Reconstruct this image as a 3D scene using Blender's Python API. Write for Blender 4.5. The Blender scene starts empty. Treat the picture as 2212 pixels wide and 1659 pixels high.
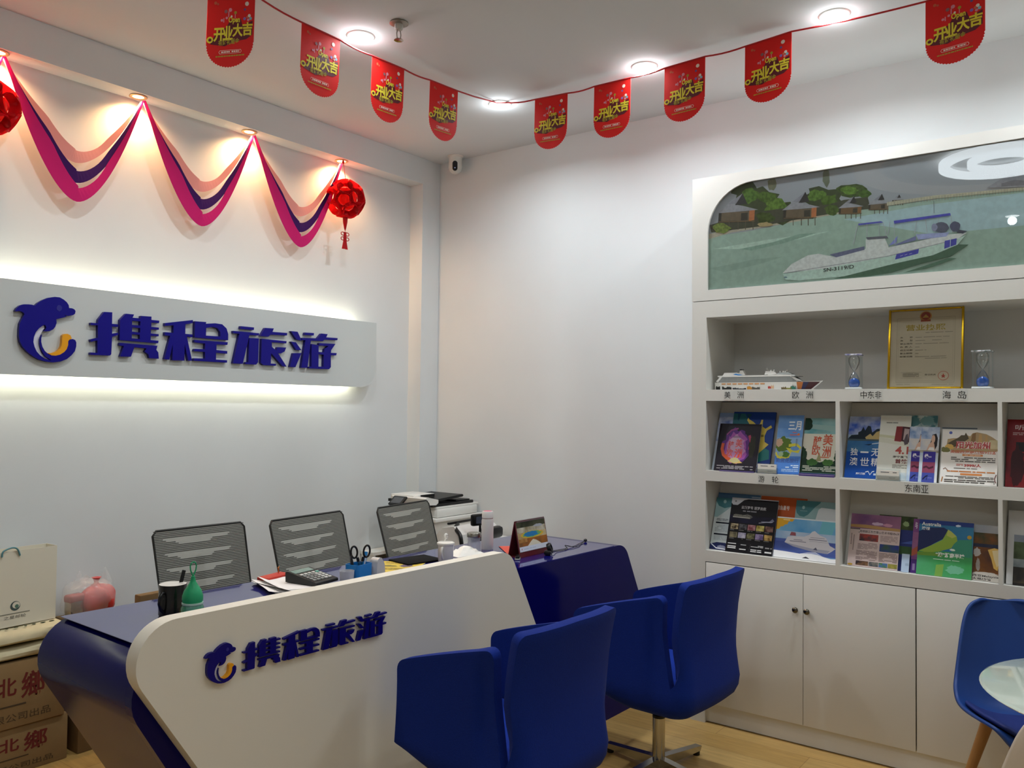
import bpy, bmesh, math, random
from mathutils import Vector, Matrix
from mathutils.geometry import tessellate_polygon
random.seed(7)
SC = bpy.context.scene
COL = SC.collection
R = math.radians

# ------------------------------------------------------------------ camera, world, exposure
EYE = 1.55
cam_d = bpy.data.cameras.new('camera')
cam = bpy.data.objects.new('camera', cam_d)
COL.objects.link(cam)
cam_d.sensor_fit = 'HORIZONTAL'
cam_d.sensor_width = 36.0
cam_d.lens = 36.0 * 1804.9 / 2212.0
cam_d.clip_start = 0.02
_yaw, _pit, _rol = R(36.988), R(1.6476), R(0.643)
_f = Vector((math.cos(_yaw) * math.cos(_pit), math.sin(_yaw) * math.cos(_pit), math.sin(_pit)))
_r = Vector((math.sin(_yaw), -math.cos(_yaw), 0))
_u = _r.cross(_f)
_r2 = _r * math.cos(_rol) + _u * math.sin(_rol)
_u2 = _u * math.cos(_rol) - _r * math.sin(_rol)
cam.matrix_world = Matrix(((_r2.x, _u2.x, -_f.x, 0), (_r2.y, _u2.y, -_f.y, 0), (_r2.z, _u2.z, -_f.z, EYE), (0, 0, 0, 1)))
SC.camera = cam
SC.view_settings.view_transform = 'Standard'
SC.view_settings.look = 'None'
SC.view_settings.gamma = 1.0
SC.view_settings.use_curve_mapping = False
SC.view_settings.exposure = 0.2
wd = bpy.data.worlds.new('world')
SC.world = wd
wd.use_nodes = True
wd.node_tree.nodes['Background'].inputs[0].default_value = (1.0, 0.98, 0.96, 1)
wd.node_tree.nodes['Background'].inputs[1].default_value = 0.05
P_DOWN = 7.2        # downlights, watts each
P_SPOT = 22.0        # warm niche spots
LED = 34.0            # halo strips behind the wall sign
RING = 10.0
SC.cycles.sample_clamp_indirect = 6.0

# ------------------------------------------------------------------ materials
_mc = {}
def lin(h):
    o = []
    for i in (0, 2, 4):
        c = int(h[i:i + 2], 16) / 255
        o.append(c / 12.92 if c <= 0.04045 else ((c + 0.055) / 1.055) ** 2.4)
    return tuple(o) + (1.0,)
def mat(h, rough=0.5, metal=0.0, coat=0.0, spec=0.35, emit=0.0, noise=0.0, nscale=30.0, bump=0.0, sheen=0.0, ncol=None, stretch=None, trans=0.0):
    key = (h, rough, metal, coat, spec, emit, noise, nscale, bump, sheen, ncol, stretch, trans)
    if key in _mc: return _mc[key]
    m = bpy.data.materials.new('surface_' + h)
    m.use_nodes = True
    nt = m.node_tree
    b = nt.nodes['Principled BSDF']
    b.inputs['Base Color'].default_value = lin(h)
    b.inputs['Roughness'].default_value = rough
    b.inputs['Metallic'].default_value = metal
    b.inputs['Coat Weight'].default_value = coat
    b.inputs['Coat Roughness'].default_value = 0.02
    b.inputs['Specular IOR Level'].default_value = spec
    b.inputs['Sheen Weight'].default_value = sheen
    b.inputs['Sheen Roughness'].default_value = 0.4
    if emit:
        b.inputs['Emission Color'].default_value = lin(h)
        b.inputs['Emission Strength'].default_value = emit
    if noise or bump:
        tc = nt.nodes.new('ShaderNodeTexCoord')
        mp = nt.nodes.new('ShaderNodeMapping')
        if stretch: mp.inputs['Scale'].default_value = stretch
        n = nt.nodes.new('ShaderNodeTexNoise')
        n.inputs['Scale'].default_value = nscale
        n.inputs['Detail'].default_value = 4
        nt.links.new(tc.outputs['Object'], mp.inputs[0])
        nt.links.new(mp.outputs[0], n.inputs['Vector'])
        if noise:
            mx = nt.nodes.new('ShaderNodeMix'); mx.data_type = 'RGBA'
            a = lin(h); c2 = lin(ncol) if ncol else tuple(x * (1 - noise) for x in a[:3]) + (1,)
            mx.inputs[6].default_value = a; mx.inputs[7].default_value = c2
            rp = nt.nodes.new('ShaderNodeMapRange')
            rp.inputs[1].default_value = 0.38; rp.inputs[2].default_value = 0.62
            nt.links.new(n.outputs[0], rp.inputs[0])
            nt.links.new(rp.outputs[0], mx.inputs[0])
            nt.links.new(mx.outputs[2], b.inputs['Base Color'])
        if bump:
            bp = nt.nodes.new('ShaderNodeBump')
            bp.inputs['Strength'].default_value = bump
            bp.inputs['Distance'].default_value = 0.004
            nt.links.new(n.outputs[0], bp.inputs['Height'])
            nt.links.new(bp.outputs[0], b.inputs['Normal'])
    if trans:
        tr = nt.nodes.new('ShaderNodeBsdfTransparent')
        ms = nt.nodes.new('ShaderNodeMixShader')
        ms.inputs[0].default_value = trans
        nt.links.new(b.outputs[0], ms.inputs[1]); nt.links.new(tr.outputs[0], ms.inputs[2])
        nt.links.new(ms.outputs[0], nt.nodes['Material Output'].inputs[0])
    _mc[key] = m
    return m
def glass(h='ffffff', refl=0.12):
    key = ('glass', h, refl)
    if key in _mc: return _mc[key]
    m = bpy.data.materials.new('clear_glass'); m.use_nodes = True
    nt = m.node_tree; nt.nodes.remove(nt.nodes['Principled BSDF'])
    tr = nt.nodes.new('ShaderNodeBsdfTransparent'); tr.inputs[0].default_value = lin(h)
    gl = nt.nodes.new('ShaderNodeBsdfGlossy'); gl.inputs['Roughness'].default_value = 0.01
    lw = nt.nodes.new('ShaderNodeLayerWeight'); lw.inputs[0].default_value = 0.25
    mr = nt.nodes.new('ShaderNodeMapRange'); mr.inputs[3].default_value = refl; mr.inputs[4].default_value = 0.75
    ms = nt.nodes.new('ShaderNodeMixShader')
    nt.links.new(lw.outputs['Fresnel'], mr.inputs[0]); nt.links.new(mr.outputs[0], ms.inputs[0])
    nt.links.new(tr.outputs[0], ms.inputs[1]); nt.links.new(gl.outputs[0], ms.inputs[2])
    nt.links.new(ms.outputs[0], nt.nodes['Material Output'].inputs[0])
    _mc[key] = m
    return m
def sheer(h, amount=0.45, rough=0.35):
    """thin coloured film or paper that glows when lit from behind"""
    key = ('sheer', h, amount, rough)
    if key in _mc: return _mc[key]
    m = bpy.data.materials.new('sheer_' + h); m.use_nodes = True
    nt = m.node_tree; b = nt.nodes['Principled BSDF']
    b.inputs['Base Color'].default_value = lin(h); b.inputs['Roughness'].default_value = rough; b.inputs['Specular IOR Level'].default_value = 0.25
    tl = nt.nodes.new('ShaderNodeBsdfTranslucent'); tl.inputs[0].default_value = lin(h)
    ms = nt.nodes.new('ShaderNodeMixShader'); ms.inputs[0].default_value = amount
    nt.links.new(b.outputs[0], ms.inputs[1]); nt.links.new(tl.outputs[0], ms.inputs[2])
    nt.links.new(ms.outputs[0], nt.nodes['Material Output'].inputs[0])
    _mc[key] = m
    return m
def emitter(name, rgb, strength):
    m = bpy.data.materials.new(name); m.use_nodes = True
    nt = m.node_tree; nt.nodes.remove(nt.nodes['Principled BSDF'])
    e = nt.nodes.new('ShaderNodeEmission'); e.inputs[0].default_value = tuple(rgb) + (1,); e.inputs[1].default_value = strength
    nt.links.new(e.outputs[0], nt.nodes['Material Output'].inputs[0])
    return m
def wood_floor():
    m = bpy.data.materials.new('oak_laminate'); m.use_nodes = True
    nt = m.node_tree; b = nt.nodes['Principled BSDF']; N = nt.nodes.new; L = nt.links.new
    tc = N('ShaderNodeTexCoord'); mp = N('ShaderNodeMapping'); mp.inputs['Rotation'].default_value = (0, 0, R(90))
    L(tc.outputs['Object'], mp.inputs[0])
    br = N('ShaderNodeTexBrick'); br.inputs['Scale'].default_value = 1.0
    br.inputs['Brick Width'].default_value = 1.2; br.inputs['Row Height'].default_value = 0.16
    br.inputs['Mortar Size'].default_value = 0.0012; br.offset = 0.37
    br.inputs['Color1'].default_value = lin('c9a465'); br.inputs['Color2'].default_value = lin('bd9656'); br.inputs['Mortar'].default_value = lin('8a6a38')
    L(mp.outputs[0], br.inputs['Vector'])
    m2 = N('ShaderNodeMapping'); m2.inputs['Scale'].default_value = (14, 1.2, 1)
    L(tc.outputs['Object'], m2.inputs[0])
    n = N('ShaderNodeTexNoise'); n.inputs['Scale'].default_value = 4; n.inputs['Detail'].default_value = 8; n.inputs['Roughness'].default_value = .65
    L(m2.outputs[0], n.inputs['Vector'])
    mx = N('ShaderNodeMix'); mx.data_type = 'RGBA'; mx.blend_type = 'MULTIPLY'; mx.inputs[0].default_value = 1
    cr = N('ShaderNodeMapRange'); cr.inputs[1].default_value = .3; cr.inputs[2].default_value = .7; cr.inputs[3].default_value = .78; cr.inputs[4].default_value = 1.08
    L(n.outputs[0], cr.inputs[0]); L(br.outputs[0], mx.inputs[6]); L(cr.outputs[0], mx.inputs[7]); L(mx.outputs[2], b.inputs['Base Color'])
    b.inputs['Roughness'].default_value = 0.38
    return m

WALL = mat('dcdfdf', 0.75, spec=0.2, noise=0.02, nscale=3)
CEIL = mat('dbdcdc', 0.9, spec=0.1)
CAB = mat('dedcd5', 0.45, spec=0.3)
WHITE = mat('ecebe6', 0.4)
BLACK = mat('0d0d0e', 0.35)
CHROME = mat('b9b6ae', 0.16, metal=1.0)

# ------------------------------------------------------------------ object bookkeeping
def link(o):
    COL.objects.link(o); return o
def tag(o, label=None, cat=None, group=None, kind=None):
    if label: o['label'] = label
    if cat: o['category'] = cat
    if group: o['group'] = group
    if kind: o['kind'] = kind
    return o
def thing(name, label, cat, loc=(0, 0, 0), rz=0.0, group=None):
    o = bpy.data.objects.new(name, None); o.empty_display_size = 0.1
    link(o); o.location = loc; o.rotation_euler = (0, 0, rz)
    return tag(o, label, cat, group)
def dup(root, loc, rz, label, group=None):
    r = root.copy(); link(r); r.location = loc; r.rotation_euler = (0, 0, rz); r['label'] = label
    if group: r['group'] = group
    for ch in list(root.children):
        c = ch.copy(); link(c); c.parent = r
        for g in list(ch.children):
            d = g.copy(); link(d); d.parent = c
    return r

_tc = {}
def text2d(body, bold=0.0):
    k = (body, bold)
    if k in _tc: return _tc[k]
    cu = bpy.data.curves.new('lettering', 'FONT'); cu.body = body; cu.size = 1.0; cu.resolution_u = 3; cu.offset = bold
    ob = bpy.data.objects.new('lettering', cu); link(ob)
    dg = bpy.context.evaluated_depsgraph_get(); dg.update()
    me = ob.evaluated_get(dg).to_mesh()
    vs = [(v.co.x, v.co.y) for v in me.vertices]; fs = [tuple(p.vertices) for p in me.polygons]
    bpy.data.objects.remove(ob); bpy.data.curves.remove(cu)
    if not vs: vs = [(0, 0), (1, 1)]
    x0 = min(v[0] for v in vs); x1 = max(v[0] for v in vs); y0 = min(v[1] for v in vs); y1 = max(v[1] for v in vs)
    w = max(x1 - x0, 1e-6); h = max(y1 - y0, 1e-6)
    _tc[k] = ([((a - x0) / w, (b - y0) / h) for a, b in vs], fs, w / h)
    return _tc[k]

class MB:
    """collects shapes and links them as ONE mesh object"""
    def __init__(s, M=None):
        s.v = []; s.f = []; s.mi = []; s.mats = []; s.sm = []; s.M = M or Matrix()
    def m(s, mt):
        if mt not in s.mats: s.mats.append(mt)
        return s.mats.index(mt)
    def add(s, vs, fs, mt, smooth=False, M=None):
        b = len(s.v); X = s.M @ M if M else s.M
        s.v += [X @ Vector(p) for p in vs]
        k = s.m(mt)
        for f in fs:
            s.f.append(tuple(b + i for i in f)); s.mi.append(k); s.sm.append(smooth)
        return s
    def box(s, c, d, mt, r=0.0, rot=None, seg=2):
        X = Matrix.Translation(c)
        if rot: X = X @ (Matrix.Rotation(rot[2], 4, 'Z') @ Matrix.Rotation(rot[1], 4, 'Y') @ Matrix.Rotation(rot[0], 4, 'X'))
        if r <= 0:
            x, y, z = d[0] / 2, d[1] / 2, d[2] / 2
            vs = [(-x, -y, -z), (x, -y, -z), (x, y, -z), (-x, y, -z), (-x, -y, z), (x, -y, z), (x, y, z), (-x, y, z)]
            return s.add(vs, [(0, 3, 2, 1), (4, 5, 6, 7), (0, 1, 5, 4), (1, 2, 6, 5), (2, 3, 7, 6), (3, 0, 4, 7)], mt, False, X)
        bm = bmesh.new(); bmesh.ops.create_cube(bm, size=1.0)
        bmesh.ops.scale(bm, vec=d, verts=bm.verts)
        bmesh.ops.bevel(bm, geom=bm.edges[:], offset=min(r, min(d) * 0.49), segments=seg, profile=0.5, affect='EDGES')
        bm.verts.index_update()
        s.add([v.co.copy() for v in bm.verts], [tuple(v.index for v in f.verts) for f in bm.faces], mt, True, X)
        bm.free(); return s
    def b2(s, a, b, mt, r=0.0):
        return s.box([(a[i] + b[i]) / 2 for i in range(3)], [abs(b[i] - a[i]) for i in range(3)], mt, r)
    def flat(s, pts, mt, fn=None, d=0.0, holes=()):
        loops = [list(pts)] + [list(h) for h in holes]
        al = [p for l in loops for p in l]
        tr = tessellate_polygon([[Vector((p[0], p[1], 0)) for p in l] for l in loops])
        out = []
        for t in tr:
            a, b, c = (al[i] for i in t)
            ar = (b[0] - a[0]) * (c[1] - a[1]) - (c[0] - a[0]) * (b[1] - a[1])
            out.append(tuple(t) if ar > 0 else tuple(reversed(t)))
        fn = fn or (lambda x, y, z: (x, y, z))
        return s.add([fn(p[0], p[1], d) for p in al], out, mt)
    def prism(s, pts, d0, d1, mt, fn=None, holes=(), side=None):
        fn = fn or (lambda x, y, z: (x, y, z))
        def area(l): return sum(l[i][0] * l[(i + 1) % len(l)][1] - l[(i + 1) % len(l)][0] * l[i][1] for i in range(len(l)))
        pts = list(pts)
        if area(pts) < 0: pts.reverse()
        hs = []
        for h in holes:
            h = list(h)
            if area(h) > 0: h.reverse()
            hs.append(h)
        s.flat(pts, mt, fn, d1, hs)
        n0 = len(s.f); s.flat(pts, mt, fn, d0, hs)
        for i in range(n0, len(s.f)): s.f[i] = tuple(reversed(s.f[i]))
        for l in [pts] + hs:
            n = len(l)
            vs = [fn(p[0], p[1], d0) for p in l] + [fn(p[0], p[1], d1) for p in l]
            s.add(vs, [(i, (i + 1) % n, n + (i + 1) % n, n + i) for i in range(n)], side or mt)
        return s
    def lathe(s, prof, mt, seg=32, c=(0, 0, 0), M=None, closed=False):
        vs = []; fs = []
        for r, z in prof:
            for i in range(seg):
                a = 2 * math.pi * i / seg
                vs.append((c[0] + r * math.cos(a), c[1] + r * math.sin(a), c[2] + z))
        n = len(prof)
        for k in range(n - 1 + (1 if closed else 0)):
            for i in range(seg):
                j = (i + 1) % seg; k2 = (k + 1) % n
                fs.append((k * seg + i, k * seg + j, k2 * seg + j, k2 * seg + i))
        if not closed:
            if prof[0][0] > 1e-5: fs.append(tuple(reversed(range(seg))))
            if prof[-1][0] > 1e-5: fs.append(tuple((n - 1) * seg + i for i in range(seg)))
        return s.add(vs, fs, mt, True, M)
    def tube(s, pts, r, mt, seg=8, rs=None, closed=False):
        pts = [Vector(p) for p in pts]; n = len(pts); vs = []; fs = []; up = Vector((0, 0, 1)); pn = None
        for i, p in enumerate(pts):
            if closed: t = pts[(i + 1) % n] - pts[i - 1]
            else: t = pts[min(i + 1, n - 1)] - pts[max(i - 1, 0)]
            if t.length < 1e-9: t = up.copy()
            t.normalize()
            if pn is None:
                a = t.cross(up)
                if a.length < 1e-3: a = t.cross(Vector((1, 0, 0)))
            else: a = pn - t * pn.dot(t)
            a.normalize(); pn = a; b = t.cross(a); rr = rs[i] if rs else r
            for k in range(seg):
                an = 2 * math.pi * k / seg
                vs.append(p + a * (rr * math.cos(an)) + b * (rr * math.sin(an)))
        for i in range(n if closed else n - 1):
            for k in range(seg):
                i2 = (i + 1) % n; k2 = (k + 1) % seg
                fs.append((i * seg + k, i2 * seg + k, i2 * seg + k2, i * seg + k2))
        if not closed: fs += [tuple(range(seg)), tuple(reversed([(n - 1) * seg + k for k in range(seg)]))]
        return s.add(vs, fs, mt, True)
    def ell(s, c, rx, ry, rz, mt, seg=20, rings=12, M=None):
        prof = [(math.sin(math.pi * i / rings), -math.cos(math.pi * i / rings)) for i in range(rings + 1)]
        X = Matrix.Translation(c) @ (M or Matrix()) @ Matrix.Diagonal((rx, ry, rz, 1))
        prof = [(max(p[0], 1e-6), p[1]) for p in prof]
        return s.lathe(prof, mt, seg, M=X)
    def text(s, body, x0, y0, x1, y1, mt, d=0.0, bold=0.0, fn=None, slope=0.0):
        vs, fs, _ = text2d(body, bold); fn = fn or (lambda x, y, z: (x, y, z))
        return s.add([fn(x0 + a * (x1 - x0), y0 + b * (y1 - y0) + slope * a, d) for a, b in vs], fs, mt)
    def build(s, name, parent=None, world=False, loc=None):
        me = bpy.data.meshes.new(name); o = bpy.data.objects.new(name, me)
        v = s.v
        if world and parent is not None:
            X = Matrix.LocRotScale(parent.location, parent.rotation_euler.to_quaternion(), None).inverted()
            v = [X @ p for p in v]
        if loc is not None:
            v = [p - Vector(loc) for p in v]; o.location = loc
        me.from_pydata([tuple(p) for p in v], [], s.f)
        for mt in s.mats: me.materials.append(mt)
        me.polygons.foreach_set('material_index', s.mi); me.polygons.foreach_set('use_smooth', s.sm)
        me.update(); link(o)
        if any(s.sm):
            try: me.set_sharp_from_angle(angle=R(38))
            except Exception: pass
        if parent is not None: o.parent = parent
        return o

def area_lamp(name, loc, size, power, rgb, parent=None, spread=140.0, shape='DISK', rot=(0, 0, 0), sizey=None):
    d = bpy.data.lights.new(name, 'AREA'); d.shape = shape; d.size = size; d.energy = power; d.color = rgb; d.spread = R(spread)
    if sizey: d.size_y = sizey
    o = bpy.data.objects.new(name, d); link(o); o.location = loc; o.rotation_euler = rot
    if parent is not None: o.parent = parent
    return o
LOGO={'body':[(0,118),(3,125),(10,132),(19,136),(29,137),(38,137),(44,135),(51,143),(62,151),(75,158),(90,162),(102,162),(111,158),(119,152),(124,145),(125,138),(132,138),(138,136),(141,132),(140,125),(135,121),(128,119),(121,118),(114,120),(116,118),(120,116),(110,112),(95,107),(96,98),(93,88),(88,81),(79,76),(71,75),(65,75),(70,79),(72,85),(69,91),(64,89),(55,81),(48,71),(44,59),(43,47),(46,36),(51,25),(59,16),(71,8),(87,4),(79,9),(71,14),(65,23),(60,33),(57,44),(57,54),(59,61),(63,67),(61,58),(61,49),(64,37),(70,27),(78,20),(86,17),(96,17),(106,20),(116,27),(122,35),(125,45),(125,54),(129,59),(136,61),(142,59),(145,53),(145,43),(142,31),(134,20),(123,10),(108,3),(91,0),(74,1),(57,5),(42,13),(29,23),(19,34),(13,45),(10,58),(10,76),(11,89),(16,101),(21,112),(20,115),(15,118),(9,119),(3,117)],
'tail':[(111,68),(115,72),(123,73),(130,70),(133,64),(133,61),(128,59),(125,55),(125,45),(122,35),(116,27),(106,20),(96,17),(86,17),(77,22),(88,23),(97,27),(105,34),(109,42),(110,52),(110,60)],
'pale':[(64,88),(69,89),(70,83),(66,77),(62,68),(59,61),(57,54),(57,44),(60,33),(64,23),(71,14),(79,8),(85,5),(72,9),(60,16),(52,26),(47,36),(44,47),(45,59),(49,70),(56,80)],
'eye':[(101,143),(106,141),(108,136),(106,130),(102,127),(98,129),(95,132),(95,137),(97,141)],
'g1a':[(199,116),(214,137),(235,138),(235,108),(251,108),(251,101),(235,101),(236,82),(252,86),(252,80),(236,74),(235,29),(232,25),(181,24),(181,30),(199,30),(198,62),(181,57),(180,63),(199,69),(198,101),(180,100),(180,106),(198,106)],
'g1b':[(256,120),(272,138),(294,138),(290,129),(312,129),(313,136),(343,137),(343,128),(366,128),(365,121),(343,121),(343,109),(365,109),(365,103),(342,102),(342,91),(365,91),(365,85),(342,85),(342,73),(365,73),(364,66),(256,67)],
'g1b_h1':[(289,121),(312,121),(312,110),(289,110)],
'g1b_h2':[(290,103),(312,103),(312,91),(289,92)],
'g1b_h3':[(289,85),(311,85),(312,74),(289,74)],
'g1c':[(257,60),(362,59),(359,48),(365,41),(367,24),(340,24),(337,34),(326,41),(331,50),(297,51),(288,25),(259,24),(268,52),(256,53)],
'g2a':[(383,123),(467,139),(466,130),(444,125),(444,98),(467,98),(466,90),(449,91),(467,24),(455,23),(443,69),(443,23),(407,22),(407,67),(398,23),(383,24),(399,89),(383,89),(383,98),(408,98),(408,119),(383,115)],
'g2b':[(473,136),(509,137),(508,132),(538,136),(561,135),(576,124),(582,108),(582,90),(473,90)],
'g2b_h1':[(509,120),(531,125),(546,122),(555,112),(556,99),(509,98)],
'g2c':[(473,83),(581,84),(580,76),(544,75),(544,59),(580,58),(580,50),(543,51),(543,31),(580,31),(580,24),(472,24),(473,31),(508,32),(507,51),(472,51),(474,58),(507,59),(507,75),(473,76)],
'g3a':[(624,135),(671,135),(670,127),(623,127)],
'g3b':[(599,119),(690,119),(688,112),(655,111),(634,23),(600,23),(620,112),(599,112)],
'g3c':[(655,102),(689,103),(688,31),(681,23),(642,23),(644,29),(653,29)],
'g3d':[(711,137),(743,138),(738,127),(794,128),(793,120),(732,118),(723,111),(694,111)],
'g3e':[(699,103),(792,102),(791,95),(736,95),(737,81),(753,70),(758,81),(791,82),(785,69),(771,62),(760,63),(794,22),(778,23),(735,61),(734,29),(754,29),(753,23),(707,23),(698,29)],
'g4a':[(808,135),(834,135),(851,108),(830,110)],
'g4b':[(809,102),(828,101),(851,77),(830,77)],
'g4c':[(819,66),(851,68),(828,22),(807,22)],
'g4d':[(864,135),(900,136),(899,128),(862,127)],
'g4e':[(852,117),(915,120),(931,137),(957,137),(951,126),(1000,127),(999,120),(945,118),(936,112),(888,111),(876,22),(851,21),(866,110),(852,110)],
'g4f':[(891,100),(920,98),(921,21),(882,21),(883,26),(892,27)],
'g4g':[(922,105),(991,107),(973,85),(972,76),(997,77),(995,69),(972,68),(973,29),(966,22),(922,21),(922,28),(942,29),(942,68),(921,69),(921,76),(943,76),(945,87),(962,98),(922,97)],
}
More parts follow.
